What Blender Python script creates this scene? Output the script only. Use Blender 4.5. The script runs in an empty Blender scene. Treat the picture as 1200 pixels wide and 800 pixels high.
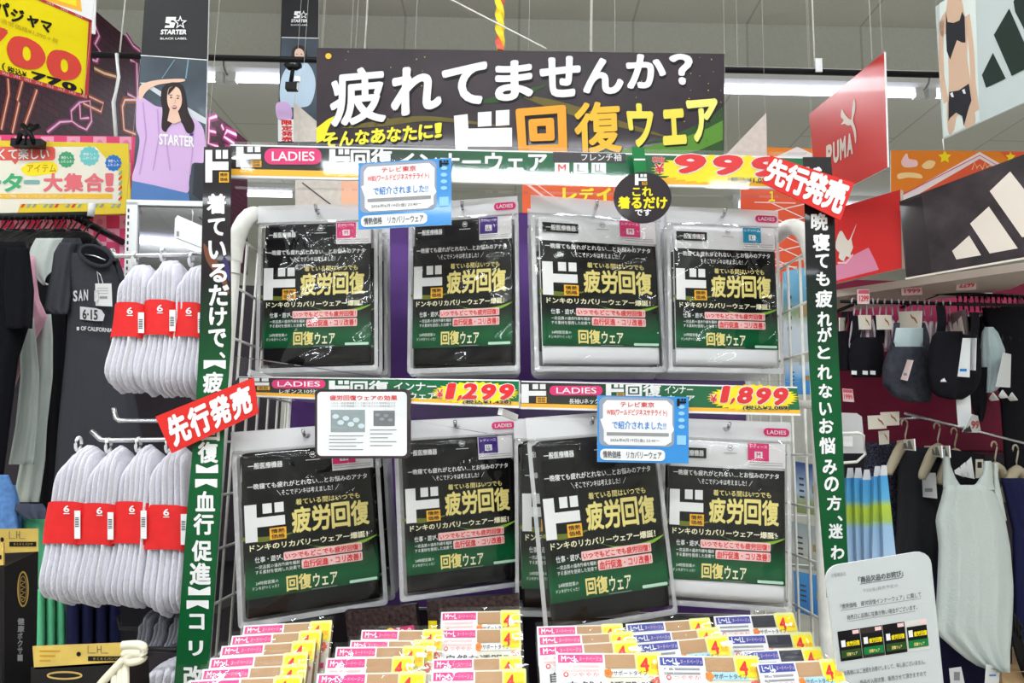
import bpy, bmesh, math, random
from mathutils import Vector, Matrix
random.seed(7)
scn = bpy.context.scene
COL = scn.collection
# ---------------------------------------------------------------- camera, light, exposure
F = 867.0
PITCH, ROLL = math.radians(8.2), math.radians(1.3)
CAM = Vector((0, 0, 1.5))
RC = Matrix.Rotation(math.radians(90) + PITCH, 3, 'X') @ Matrix.Rotation(ROLL, 3, 'Z')
cd = bpy.data.cameras.new('camera'); co = bpy.data.objects.new('camera', cd); COL.objects.link(co)
cd.sensor_width = 36; cd.lens = 36 * F / 1200; cd.clip_start = .02
co.matrix_world = Matrix.Translation(CAM) @ RC.to_4x4()
scn.camera = co
scn.view_settings.view_transform = 'Standard'; scn.view_settings.look = 'None'
scn.view_settings.gamma = 1; scn.view_settings.use_curve_mapping = False
scn.view_settings.exposure = 0.0
LAMP_W = 22.0      # power of each ceiling fixture
wd = bpy.data.worlds.new('world'); scn.world = wd; wd.use_nodes = True
wd.node_tree.nodes['Background'].inputs[0].default_value = (.9, .95, 1, 1)
wd.node_tree.nodes['Background'].inputs[1].default_value = .4

def ray(px, py): return RC @ Vector(((px - 600) / F, (400 - py) / F, -1))
def P(px, py, Y):
    d = ray(px, py); return CAM + d * (Y / d.y)
# ---------------------------------------------------------------- materials
def lin(c):
    return tuple((x / 12.92 if x <= .04045 else ((x + .055) / 1.055) ** 2.4) for x in [v / 255 for v in c[:3]]) + (1,)
_M = {}
def mat(name, c=(200, 200, 200), rough=.5, metal=0, spec=None, coat=0, noise=0, nscale=60, bump=0, bscale=300, emit=0):
    if name in _M: return _M[name]
    if spec is None: spec = .06 if rough >= .8 else .2
    m = bpy.data.materials.new(name); m.use_nodes = True; nt = m.node_tree; b = nt.nodes['Principled BSDF']
    b.inputs['Base Color'].default_value = lin(c); b.inputs['Roughness'].default_value = rough
    b.inputs['Metallic'].default_value = metal; b.inputs['Specular IOR Level'].default_value = spec
    b.inputs['Coat Weight'].default_value = coat; b.inputs['Coat Roughness'].default_value = .06
    if emit:
        b.inputs['Emission Color'].default_value = lin(c); b.inputs['Emission Strength'].default_value = emit
    if noise or bump:
        tc = nt.nodes.new('ShaderNodeTexCoord')
    if noise:
        n = nt.nodes.new('ShaderNodeTexNoise'); n.inputs['Scale'].default_value = nscale; n.inputs['Detail'].default_value = 4
        nt.links.new(tc.outputs['Object'], n.inputs['Vector'])
        r = nt.nodes.new('ShaderNodeValToRGB')
        r.color_ramp.elements[0].position = .3; r.color_ramp.elements[1].position = .7
        r.color_ramp.elements[0].color = lin([max(0, v * (1 - noise)) for v in c]); r.color_ramp.elements[1].color = lin([min(255, v * (1 + noise)) for v in c])
        nt.links.new(n.outputs['Fac'], r.inputs['Fac']); nt.links.new(r.outputs['Color'], b.inputs['Base Color'])
    if bump:
        n = nt.nodes.new('ShaderNodeTexNoise'); n.inputs['Scale'].default_value = bscale; n.inputs['Detail'].default_value = 3
        nt.links.new(tc.outputs['Object'], n.inputs['Vector'])
        bm = nt.nodes.new('ShaderNodeBump'); bm.inputs['Strength'].default_value = bump; bm.inputs['Distance'].default_value = .004
        nt.links.new(n.outputs['Fac'], bm.inputs['Height']); nt.links.new(bm.outputs['Normal'], b.inputs['Normal'])
    _M[name] = m; return m
def gradmat(name, stops, axis='Y', rough=.35, coat=.0, noise=0, wave=0):
    """printed colour ramp along the object's own height (Generated axis)"""
    if name in _M: return _M[name]
    m = bpy.data.materials.new(name); m.use_nodes = True; nt = m.node_tree; b = nt.nodes['Principled BSDF']
    tc = nt.nodes.new('ShaderNodeTexCoord'); sp = nt.nodes.new('ShaderNodeSeparateXYZ')
    nt.links.new(tc.outputs['Generated'], sp.inputs[0]); src = sp.outputs[axis]
    if noise:
        n = nt.nodes.new('ShaderNodeTexNoise'); n.inputs['Scale'].default_value = 6; nt.links.new(tc.outputs['Generated'], n.inputs['Vector'])
        ma = nt.nodes.new('ShaderNodeMath'); ma.operation = 'MULTIPLY_ADD'; ma.inputs[1].default_value = noise
        nt.links.new(n.outputs['Fac'], ma.inputs[0]); nt.links.new(src, ma.inputs[2]); src = ma.outputs[0]
    r = nt.nodes.new('ShaderNodeValToRGB'); cr = r.color_ramp
    while len(cr.elements) < len(stops): cr.elements.new(.5)
    for e, (p, c) in zip(cr.elements, stops): e.position = p; e.color = lin(c)
    nt.links.new(src, r.inputs['Fac']); nt.links.new(r.outputs['Color'], b.inputs['Base Color'])
    b.inputs['Roughness'].default_value = rough; b.inputs['Coat Weight'].default_value = coat; b.inputs['Specular IOR Level'].default_value = .15
    _M[name] = m; return m
def filmmat(name, haze=.03, rough=.12, bump=.6, bscale=30, gain=1.0, tint=(255, 255, 255), ridge=False):
    if name in _M: return _M[name]
    m = bpy.data.materials.new(name); m.use_nodes = True; nt = m.node_tree
    for n in list(nt.nodes): nt.nodes.remove(n)
    N = nt.nodes.new; L = nt.links.new
    out = N('ShaderNodeOutputMaterial'); tr = N('ShaderNodeBsdfTransparent'); gl = N('ShaderNodeBsdfGlossy'); df = N('ShaderNodeBsdfDiffuse')
    tr.inputs[0].default_value = lin(tint); gl.inputs['Roughness'].default_value = rough; df.inputs[0].default_value = lin((240, 240, 245))
    fr = N('ShaderNodeFresnel'); ge = N('ShaderNodeNewGeometry'); io = N('ShaderNodeMath'); io.operation = 'MULTIPLY_ADD'; io.inputs[1].default_value = 1 / 1.5 - 1.5; io.inputs[2].default_value = 1.5
    L(ge.outputs['Backfacing'], io.inputs[0]); L(io.outputs[0], fr.inputs[0])      # a thin sheet reflects alike from both sides
    mu = N('ShaderNodeMath'); mu.operation = 'MULTIPLY'; mu.inputs[1].default_value = gain; mu.use_clamp = True
    L(fr.outputs[0], mu.inputs[0])
    if bump:
        tc = N('ShaderNodeTexCoord'); no = N('ShaderNodeTexNoise'); no.inputs['Scale'].default_value = bscale; no.inputs['Detail'].default_value = 2
        no.inputs['Distortion'].default_value = 1.0; no.noise_type = 'RIDGED_MULTIFRACTAL' if ridge else 'FBM'
        L(tc.outputs['Object'], no.inputs['Vector']); bp = N('ShaderNodeBump'); bp.inputs['Strength'].default_value = bump; bp.inputs['Distance'].default_value = .01
        L(no.outputs['Fac'], bp.inputs['Height'])
        for q in ((gl,) if ridge else (fr, gl)): L(bp.outputs['Normal'], q.inputs['Normal'])
    m1 = N('ShaderNodeMixShader'); m1.inputs[0].default_value = haze; L(tr.outputs[0], m1.inputs[1]); L(df.outputs[0], m1.inputs[2])
    m2 = N('ShaderNodeMixShader'); L(mu.outputs[0], m2.inputs[0]); L(m1.outputs[0], m2.inputs[1]); L(gl.outputs[0], m2.inputs[2])
    L(m2.outputs[0], out.inputs[0]); _M[name] = m; return m

WHITE = mat('print_white', (238, 238, 240), .45)
BLACK = mat('print_black', (17, 15, 18), .45)
PLUM = mat('print_plum_black', (38, 28, 36), .3, coat=.1)
YEL = mat('print_yellow', (250, 225, 30), .4)
GOLD = mat('print_gold', (236, 220, 138), .4)
ORG = mat('print_orange', (250, 184, 50), .4)
RED = mat('print_red', (225, 45, 50), .4)
PINK = mat('print_pink', (226, 50, 120), .4)
BLUE = mat('print_blue', (40, 130, 215), .4)
GREEN = mat('print_green', (20, 120, 60), .4)
LGREEN = mat('print_light_green', (130, 180, 50), .4)
GREY = mat('print_grey', (150, 150, 155), .5)
SALMON = mat('print_salmon', (240, 110, 100), .4)
PALEPINK = mat('print_pale_pink', (245, 200, 200), .4)
INK = mat('print_ink', (70, 70, 78), .5)
SKIN = mat('print_skin', (228, 190, 172), .5)
HAIR = mat('print_hair', (45, 35, 38), .5)
CHROME = mat('chrome_wire', (200, 200, 205), .25, metal=1)
WIRE = mat('white_enamel_wire', (232, 230, 224), .35, noise=.03)
STEEL = mat('black_steel', (24, 24, 27), .4)
PLAST = mat('white_plastic', (236, 236, 238), .35)
BLKPL = mat('black_plastic', (18, 18, 20), .35)
FILM = filmmat('clear_crinkled_film', .001, .05, .8, 9, 1.3, ridge=True)
FROST = filmmat('frosted_film', .72, .25, .15, 20, 1.0)
SEAL = filmmat('sealed_film_edge', .62, .1, .6, 90, 4.0)
ACRYL = filmmat('clear_acrylic', .012, .04, 0, 10, 1.0)
# ---------------------------------------------------------------- glyph outlines
_G = {}
def glyphs(s, res=3):
    k = (s, res)
    if k in _G: return _G[k]
    c = bpy.data.curves.new('t', 'FONT'); c.body = s; c.resolution_u = res
    o = bpy.data.objects.new('t', c); COL.objects.link(o); bpy.context.view_layer.update()
    me = bpy.data.meshes.new_from_object(o.evaluated_get(bpy.context.evaluated_depsgraph_get()))
    vs = [(v.co.x, v.co.y) for v in me.vertices]; fs = [tuple(p.vertices) for p in me.polygons]
    flip = [p.normal.z < 0 for p in me.polygons]
    fs = [f[::-1] if q else f for f, q in zip(fs, flip)]
    bpy.data.meshes.remove(me); bpy.data.objects.remove(o); bpy.data.curves.remove(c)
    x0 = min(v[0] for v in vs); x1 = max(v[0] for v in vs); y0 = min(v[1] for v in vs); y1 = max(v[1] for v in vs)
    vs = [((x - x0) / max(x1 - x0, 1e-6), (y - y0) / max(y1 - y0, 1e-6)) for x, y in vs]
    _G[k] = (vs, fs, x1 - x0, y1 - y0); return _G[k]
def spline(pts, n=6, closed=True):
    out = []; N = len(pts); rng = N if closed else N - 1
    g = (lambda i: pts[i % N]) if closed else (lambda i: pts[min(max(i, 0), N - 1)])
    for i in range(rng):
        a, b, c, d = (Vector(g(i + k)) for k in (-1, 0, 1, 2))
        for j in range(n):
            t = j / n
            out.append(tuple(.5 * (2 * b + (c - a) * t + (2 * a - 5 * b + 4 * c - d) * t * t + (3 * b - a - 3 * c + d) * t ** 3)))
    if not closed: out.append(tuple(pts[-1]))
    return out
def lerp_rows(rows, n):
    """rows of (key, values...) -> n+1 evenly keyed smooth rows"""
    ks = [r[0] for r in rows]; out = []
    for i in range(n + 1):
        k = ks[0] + (ks[-1] - ks[0]) * i / n
        j = max(q for q in range(len(ks) - 1) if (ks[q] - k) * (ks[-1] - ks[0]) <= 1e-9)
        t = (k - ks[j]) / (ks[j + 1] - ks[j])
        out.append([k] + [a + (b - a) * t for a, b in zip(rows[j][1:], rows[j + 1][1:])])
    return out
# ---------------------------------------------------------------- mesh builder
class MB:
    def __init__(s): s.v = []; s.f = []; s.fm = []; s.mats = []; s.sm = []
    def mi(s, m):
        if m not in s.mats: s.mats.append(m)
        return s.mats.index(m)
    def add(s, vs, fs, m, smooth=False):
        o = len(s.v); s.v += [tuple(v) for v in vs]; k = s.mi(m)
        for f in fs: s.f.append(tuple(i + o for i in f)); s.fm.append(k); s.sm.append(smooth)
    def box(s, x0, x1, y0, y1, z0, z1, m):
        vs = [(x, y, z) for x in (x0, x1) for y in (y0, y1) for z in (z0, z1)]
        s.add(vs, [(0, 1, 3, 2), (4, 6, 7, 5), (0, 4, 5, 1), (2, 3, 7, 6), (0, 2, 6, 4), (1, 5, 7, 3)], m)
    def loft(s, rings, m, caps=True, smooth=True, closed=True):
        n = len(rings[0]); vs = [p for r in rings for p in r]; fs = []
        for i in range(len(rings) - 1):
            for j in range(n if closed else n - 1):
                fs.append((i * n + j, i * n + (j + 1) % n, (i + 1) * n + (j + 1) % n, (i + 1) * n + j))
        if caps: fs += [tuple(range(n))[::-1], tuple((len(rings) - 1) * n + j for j in range(n))]
        s.add(vs, fs, m, smooth)
    def tube(s, path, r, m, n=8, caps=True, closed=False):
        pts = [Vector(p) for p in path]; rings = []; up = Vector((0, 0, 1)); N = len(pts)
        for i, p in enumerate(pts):
            a = pts[(i - 1) % N] if (i or closed) else p; b = pts[(i + 1) % N] if (i < N - 1 or closed) else p
            t = (b - a).normalized()
            x = t.cross(up)
            if x.length < .05: x = t.cross(Vector((0, 1, 0)))
            x.normalize(); y = x.cross(t)
            rr = r(i / (N - 1)) if callable(r) else r
            rings.append([p + (x * math.cos(2 * math.pi * k / n) + y * math.sin(2 * math.pi * k / n)) * rr for k in range(n)])
        if closed: rings.append(rings[0])
        s.loft(rings, m, caps and not closed)
    def build(s, name, parent=None, local=False, M=None):
        vs = [Vector(v) for v in s.v]
        me = bpy.data.meshes.new(name); o = bpy.data.objects.new(name, me); COL.objects.link(o)
        if local:
            if M is not None: o.matrix_world = M
        elif parent is not None:
            inv = parent.matrix_world.inverted() if parent.parent is None else (parent.parent.matrix_world @ parent.matrix_basis).inverted()
            vs = [inv @ v for v in vs]
        else:
            lo = [min(v[k] for v in vs) for k in range(3)]; hi = [max(v[k] for v in vs) for k in range(3)]
            b = Vector(((lo[0] + hi[0]) / 2, (lo[1] + hi[1]) / 2, lo[2])); vs = [v - b for v in vs]; o.location = b
        me.from_pydata(vs, [], s.f)
        for m in s.mats: me.materials.append(m)
        me.polygons.foreach_set('material_index', s.fm); me.polygons.foreach_set('use_smooth', s.sm)
        me.update()
        if parent is not None: o.parent = parent
        if parent is None: bpy.context.view_layer.update()
        return o
def tag(o, label=None, cat=None, group=None, kind=None):
    if label: o['label'] = label
    if cat: o['category'] = cat
    if group: o['group'] = group
    if kind: o['kind'] = kind
    return o
def empty(name, loc, label, cat, group=None, M=None):
    o = bpy.data.objects.new(name, None); COL.objects.link(o); o.empty_display_size = .03
    if M is not None: o.matrix_world = M
    else: o.location = loc
    bpy.context.view_layer.update()
    return tag(o, label, cat, group)
def copy_tree(o, parent=None):
    c = o.copy(); COL.objects.link(c)
    if parent is not None: c.parent = parent; c.matrix_parent_inverse = o.matrix_parent_inverse
    for ch in list(o.children): copy_tree(ch, c)
    return c
# ---------------------------------------------------------------- flat printed things
def fit(q, Y, Ys=None):
    (TL, TR, BR, BL) = [Vector(p) for p in q]
    if Ys: Yl, Yr = Ys
    else:
        r = (BL - TL).length / (BR - TR).length; Yl = 2 * Y / (1 + r); Yr = Yl * r
    p = [P(*TL, Yl), P(*TR, Yr), P(*BR, Yr), P(*BL, Yl)]
    c = (p[0] + p[1] + p[2] + p[3]) / 4
    ux = ((p[1] - p[0]) + (p[2] - p[3])).normalized(); uy = (p[0] - p[3]) + (p[1] - p[2]); uy.normalize(); n = ux.cross(uy).normalized(); d_ = uy.dot(ux) / 2; uo = n.cross(ux); ux = (ux - uo * d_).normalized(); uy = n.cross(ux)
    M = Matrix(((ux.x, uy.x, n.x, c.x), (ux.y, uy.y, n.y, c.y), (ux.z, uy.z, n.z, c.z), (0, 0, 0, 1)))
    return M, ((p[1] - p[0]).length + (p[2] - p[3]).length) / 2, ((p[0] - p[3]).length + (p[1] - p[2]).length) / 2
DZ = .0005
class Board:
    """a printed board: coordinates are photo pixels dropped on its plane (M given) or fractions of w x h"""
    def __init__(s, M=None, w=0, h=0, px=True):
        s.M = M; s.m = MB(); s.w = w; s.h = h; s.px = px; s.base = 0.0
        if px: s.Mi = M.inverted(); s.Ci = s.Mi @ CAM; s.R3 = s.Mi.to_3x3()
    def xy(s, u, v):
        if not s.px: return ((u - .5) * s.w, (.5 - v) * s.h)
        d = s.R3 @ ray(u, v); t = -s.Ci.z / d.z
        return (s.Ci.x + d.x * t, s.Ci.y + d.y * t)
    def poly(s, pts, m, k=1):
        q = [(*s.xy(*p), s.base + k * DZ) for p in pts]
        a = sum(q[i][0] * q[(i + 1) % len(q)][1] - q[(i + 1) % len(q)][0] * q[i][1] for i in range(len(q)))
        if a < 0: q = q[::-1]
        s.m.add(q, [tuple(range(len(q)))], m)
    def rect(s, u0, v0, u1, v1, m, k=1): s.poly([(u0, v0), (u1, v0), (u1, v1), (u0, v1)], m, k)
    def blob(s, pts, m, k=1, n=5): s.poly(spline(pts, n), m, k)
    def disc(s, u, v, ru, rv, m, k=1, n=24): s.poly([(u + ru * math.cos(i * 2 * math.pi / n), v + rv * math.sin(i * 2 * math.pi / n)) for i in range(n)], m, k)
    def rrect(s, u0, v0, u1, v1, r, m, k=1, rv=None): s.poly(rr(u0, v0, u1, v1, r, rv), m, k)
    def ribbon(s, pts, w, m, k=1, closed=False):
        q = [Vector(s.xy(*p)) for p in pts]; N = len(q); L = []; R = []
        wu = (Vector(s.xy(pts[0][0] + w, pts[0][1])) - q[0]).length / 2
        for i in range(N):
            a = q[(i - 1) % N] if (i or closed) else q[i]; b = q[(i + 1) % N] if (i < N - 1 or closed) else q[i]
            t = (b - a); t = t.normalized() if t.length > 1e-9 else Vector((1, 0)); nn = Vector((-t.y, t.x)) * wu
            L.append(q[i] + nn); R.append(q[i] - nn)
        z = s.base + k * DZ; vs = [(p.x, p.y, z) for p in L + R]; rng = N if closed else N - 1
        s.m.add(vs, [(i, N + i, N + (i + 1) % N, (i + 1) % N) for i in range(rng)], m)
    def tq(s, t, quad, m, k=2, bold=.0, res=3):
        vs, fs, gw, gh = glyphs(t, res); a, b, c, d = [Vector(s.xy(*p)) for p in quad]
        z = s.base + k * DZ
        # a heavier weight: the same strokes laid again slightly displaced
        sh = [(0, 0)] if bold <= 0 else ([(i, j) for i in (-1, 1) for j in (-1, 1)] if res < 3 else [(-.75, -.75), (-.75, .75), (.75, -.75), (.75, .75), (1, 0), (-1, 0), (0, 1), (0, -1), (0, 0)])
        gw += 2 * bold; gh += 2 * bold
        for q_, (dx, dy) in enumerate(sh):
            out = []
            for x, y in vs:
                x = (x * (gw - 2 * bold) + bold + dx * bold) / gw; y = (y * (gh - 2 * bold) + bold + dy * bold) / gh
                p = (d * (1 - x) + c * x) * (1 - y) + (a * (1 - x) + b * x) * y
                out.append((p.x, p.y, z + q_ * 2.2e-5))
            s.m.add(out, fs, m)
    def text(s, t, u0, v0, u1, v1, m, k=2, bold=0., res=3, sl=0.0, it=0.0):
        """sl: drop from left to right, it: italic shift of the top"""
        s.tq(t, [(u0 + it, v0), (u1 + it, v0 + sl), (u1, v1 + sl), (u0, v1)], m, k, bold, res)
    def otext(s, t, u0, v0, u1, v1, m, mo, k=2, bold=.02, out=.05, **kw):
        e = (v1 - v0) * out * .9; s.text(t, u0 - e, v0 - e, u1 + e, v1 + e, mo, k, bold + out, **kw); s.text(t, u0, v0, u1, v1, m, k + 1, bold, **kw)
    def slab(s, pts, th, face, edge=None, back=0):
        q = [s.xy(*p) for p in pts]; n = len(q)
        a = sum(q[i][0] * q[(i + 1) % n][1] - q[(i + 1) % n][0] * q[i][1] for i in range(n))
        if a < 0: q = q[::-1]
        vs = [(x, y, -back) for x, y in q] + [(x, y, -back - th) for x, y in q]
        s.m.add(vs, [tuple(range(n))], face)
        s.m.add(vs, [tuple(range(2 * n - 1, n - 1, -1))] + [(i, n + i, n + (i + 1) % n, (i + 1) % n) for i in range(n)], edge or face)
    def done(s, name, label=None, cat=None, group=None, parent=None):
        if parent is not None:
            o = s.m.build(name, parent, local=True)
            o.matrix_basis = parent.matrix_world.inverted() @ (s.M if s.M is not None else parent.matrix_world)
        else: o = s.m.build(name, local=True, M=s.M); bpy.context.view_layer.update()
        return tag(o, label, cat, group)
def rr(u0, v0, u1, v1, r, rv=None, n=5):
    rv = r if rv is None else rv; out = []
    for cx, cy, a0 in ((u1 - r, v1 - rv, 0), (u0 + r, v1 - rv, 90), (u0 + r, v0 + rv, 180), (u1 - r, v0 + rv, 270)):
        for i in range(n + 1):
            a = math.radians(a0 + 90 * i / n); out.append((cx + r * math.cos(a), cy + rv * math.sin(a)))
    return out
def board(q, Y, Ys=None, th=.003, face=WHITE, edge=None, pts=None):
    M, w, h = fit(q, Y, Ys); b = Board(M, w, h); b.slab(pts or q, th, face, edge); b.q = q; return b
def bl(q, u, v):
    a, b, c, d = [Vector(p) for p in q]; return tuple((a * (1 - u) + b * u) * (1 - v) + (d * (1 - u) + c * u) * v)
def dologo(B, u0, v0, u1, v1, k=2, m=WHITE, sq=True):
    W = u1 - u0; H = v1 - v0
    f = lambda a, b, c, d, mm, kk: B.rect(u0 + a * W, v0 + b * H, u0 + c * W, v0 + d * H, mm, kk)
    B.poly([(u0 + a * W, v0 + b * H) for a, b in ((0, 0), (.3, 0), (.3, .36), (1, .36), (1, .62), (.3, .62), (.3, 1), (0, 1))], m, k)
    f(.45, 0, .68, .27, m, k); f(.75, 0, .98, .27, m, k)
    if sq:
        f(.6, .68, 1.02, 1.0, ORG, k); B.text('情熱', u0 + .64 * W, v0 + .71 * H, u0 + .98 * W, v0 + .83 * H, BLACK, k + 1, .01, 1); B.text('価格', u0 + .64 * W, v0 + .85 * H, u0 + .98 * W, v0 + .97 * H, BLACK, k + 1, .01, 1)
# ---------------------------------------------------------------- soft things
def cloth(mb, rows, Y, puff, m, nu=18, nv=26, folds=5, amp=.004, ph=0, tilt=0.0, drop=0):
    """closed soft body; rows of (py, xl, xr) in photo pixels at depth Y, front bulging by puff, with hanging folds"""
    R = lerp_rows(rows, nv); rings = []
    for i, (y, xl, xr) in enumerate(R):
        ring = []; cx = (xl + xr) / 2; v = i / nv
        for j in range(2 * nu):
            a = j / nu * math.pi            # 0..pi front, pi..2pi back
            u = (1 - math.cos(a)) / 2; s = abs(math.sin(a)) ** .6
            y0 = Y + tilt * (u - .5)
            fr = puff * s + (amp * math.sin(folds * math.pi * 2 * u + ph + 1.3 * v) * (.35 + .65 * v) * s if j < nu else 0)
            sag = drop * math.sin(math.pi * u) * (1 - v)
            ring.append(P(xl + (xr - xl) * u, y + sag, y0 - fr if j < nu else y0 + puff * .5 * s))
        rings.append(ring)
    mb.loft(rings, m)
def rod(mb, px0, px1, r, m, n=8): mb.tube([P(*px0), P(*px1)], r, m, n)
# ================================================================ the shop hall
def structure(name, build):
    mb = MB(); build(mb); return tag(mb.build(name), kind='structure')
CEIL = 3.74; LOWC = P(900, 92, 3.74).z; BEAMY = 3.62
m_floor = mat('pale_vinyl_floor', (205, 200, 190), .3, noise=.04, nscale=3)
m_wall = mat('grey_wall_board', (200, 200, 192), .7, noise=.03, nscale=8)
def ceilmat():
    m = mat('grey_ceiling_panel', (206, 207, 199), .8); nt = m.node_tree; b = nt.nodes['Principled BSDF']
    tc = nt.nodes.new('ShaderNodeTexCoord'); br = nt.nodes.new('ShaderNodeTexBrick'); mp = nt.nodes.new('ShaderNodeMapping')
    br.inputs['Color1'].default_value = lin((214, 215, 207)); br.inputs['Color2'].default_value = lin((210, 211, 203)); br.inputs['Mortar'].default_value = lin((188, 187, 179))
    br.inputs['Scale'].default_value = 1; br.inputs['Mortar Size'].default_value = .006; br.inputs['Brick Width'].default_value = 1.1; br.inputs['Row Height'].default_value = .6
    mp.inputs['Rotation'].default_value = (0, 0, math.radians(90))
    nt.links.new(tc.outputs['Object'], mp.inputs[0]); nt.links.new(mp.outputs[0], br.inputs['Vector'])
    no = nt.nodes.new('ShaderNodeTexNoise'); no.inputs['Scale'].default_value = 90; mx = nt.nodes.new('ShaderNodeMix'); mx.data_type = 'RGBA'; mx.blend_type = 'MULTIPLY'; mx.inputs[0].default_value = .18
    nt.links.new(tc.outputs['Object'], no.inputs['Vector'])
    nt.links.new(br.outputs['Color'], mx.inputs[6]); nt.links.new(no.outputs['Fac'], mx.inputs[7]); nt.links.new(mx.outputs[2], b.inputs['Base Color']); return m
m_ceil = ceilmat()
structure('floor', lambda m: m.box(-4.5, 4.5, -7, 7.5, -.08, 0, m_floor))
structure('ceiling', lambda m: m.box(-4.5, 4.5, -7, BEAMY, CEIL, CEIL + .08, m_ceil))
structure('ceiling_lower', lambda m: m.box(-4.5, 4.5, BEAMY, 7.5, LOWC, CEIL + .08, m_ceil))
structure('wall_back', lambda m: m.box(-4.5, 4.5, 7.5, 7.6, 0, 3.8, m_wall))
structure('wall_front', lambda m: m.box(-4.5, 4.5, -7.1, -7, 0, 3.8, m_wall))
structure('wall_left', lambda m: m.box(-4.6, -4.5, -7, 7.5, 0, 3.8, m_wall))
structure('wall_right', lambda m: m.box(4.5, 4.6, -7, 7.5, 0, 3.8, m_wall))
# ---- fluorescent fittings
m_tube = mat('lit_fluorescent_tube', (235, 238, 255), .4, emit=5)
m_fit = mat('white_lamp_housing', (225, 226, 228), .4)
def fixture(x, y, z, L, label, group, w, drop=0):
    t = empty('fluorescent_light', (x, y, z), label, 'ceiling light', group)
    mb = MB(); a = L / 2
    prof = [(-.06, 0), (.06, 0), (.05, -.03), (.02, -.045), (-.02, -.045), (-.05, -.03)]
    mb.loft([[(x + sx, y + p[0], z + p[1]) for p in prof] for sx in (-a, a)], m_fit, smooth=False); mb.build('housing', t)
    mb = MB(); mb.tube([(x - a + .03, y, z - .075), (x + a - .03, y, z - .075)], .016, m_tube, 10); mb.build('tube', t)
    for sx in (-1, 1): mb = MB(); mb.box(x + sx * (a - .03) - .02, x + sx * (a - .03) + .02, y - .02, y + .02, z - .095, z - .03, m_fit); mb.build('tube_socket', t)
    if w:
        ld = bpy.data.lights.new('tube_glow', 'AREA'); ld.shape = 'RECTANGLE'; ld.size = L - .1; ld.size_y = .15; ld.energy = w; ld.color = (.93, .98, 1.0)
        lo = bpy.data.objects.new('tube_glow', ld); COL.objects.link(lo); lo.parent = t; lo.location = (0, 0, -.10)
        if drop:
            l2 = ld.copy(); l2.energy = w * .45; l2.size_y = .02; o2 = bpy.data.objects.new('tube_glow', l2); COL.objects.link(o2); o2.parent = t; o2.location = (0, .09, .0); o2.rotation_euler = (math.pi, 0, 0)
            for sx in (-1, 1): mb = MB(); mb.tube([(x + sx * a * .8, y, z), (x + sx * a * .8, y, z + drop)], .006, m_fit, 8); mb.build('suspension_rod', t)
    return t
gx = P(1083, 112, 3.74).x
for i, n in enumerate(('short lit fluorescent light at the far right end of the row', 'lit fluorescent light between the red and the white hanging signs', 'lit fluorescent light right of the big black sign', 'lit fluorescent light behind the big black sign', 'lit fluorescent light between the two tall posters at upper left')):
    fixture(gx + .625 - i * 1.25, 3.74, LOWC, 1.24, n, 'fluorescent lights in one row under the lower ceiling', LAMP_W * .45)
for y in (1.1, -.3, -1.9, -3.6, -5.4):
    for x in (-2.2, 0.0, 2.2):
        fixture(x, y, CEIL - .3, 1.9, 'ceiling light over the aisle behind the viewer', 'ceiling lights over the aisle behind the viewer', LAMP_W * {1.1: .55, -.3: .95, -1.9: 1.3, -3.6: 1.35, -5.4: 1.1}[y] * (.2 if x > 1 and y > -1 else .6 if x > 1 else 1), .3)
for x in (-2.5, 2.5): fixture(x, 5.6, LOWC, 1.6, 'ceiling light at the back of the hall', 'ceiling lights at the back of the hall', LAMP_W)
# ---- dark pipe and cables overhead
def cable(name, pts, r, m, label, cat='cable', group=None):
    mb = MB(); mb.tube([P(*p) for p in pts], r, m, 6); return tag(mb.build(name), label, cat, group)
t = empty('sign_rail', P(600, 74, 1.95), 'long black pipe hung below the ceiling across the scene', 'pipe')
mb = MB(); mb.tube([P(100, 64, 1.95), P(1150, 89, 1.95)], .0085, STEEL, 10); mb.build('pipe', t)
for px in (140, 427, 693, 955, 1140):
    a = P(px, 64 + (px - 100) * .0238, 1.95); mb = MB(); mb.tube([a, (a.x, a.y, CEIL)], .0025, WIRE, 6); mb.build('hanger_rod', t)
mb = MB(); a = P(959, 77, 1.94); mb.box(a.x - .009, a.x + .009, 1.935, 1.94, a.z - .02, a.z + .02, PLAST); mb.build('tag', t)
a = P(1022, 70, 2.0); mb = MB(); mb.tube([a, (a.x, a.y, CEIL)], .0012, WIRE, 5); tag(mb.build('hanging_wire'), 'thin wire above the red hanging sign', 'wire')
cable('ceiling_string', [(518, -6, 1.6), (640, 57, 1.35)], .0018, WIRE, 'white string slanting down behind the big black sign', 'cord')
cable('ceiling_string', [(137, 63, 1.9), (139, 90, 1.9), (133, 120, 1.9), (136, 160, 1.9)], .005, PLAST, 'wavy white strap hanging over the neon sign board', 'strap')
# twisted yellow and red streamer
mb = MB(); my = mat('yellow_foil', (245, 215, 50), .3); mr = mat('red_foil', (235, 100, 80), .3)
rings = []
top, bot = P(585, -30, 1.5), P(586, 60, 1.5)
for i in range(41):
    t_ = i / 40; c = top.lerp(bot, t_); a = t_ * 9; r = .0105
    rings.append([(c.x + r * math.cos(a + k * math.pi / 2), c.y + r * math.sin(a + k * math.pi / 2), c.z) for k in range(4)])
for k in range(4):
    mb.loft([[r_[k], r_[(k + 1) % 4]] for r_ in rings], (my, mr, my, my)[k], caps=False, closed=False)
mb.build('hanging_streamer'); o = bpy.data.objects['hanging_streamer']; tag(o, 'twisted yellow and red streamer hanging above the big black sign', 'streamer')

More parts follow.
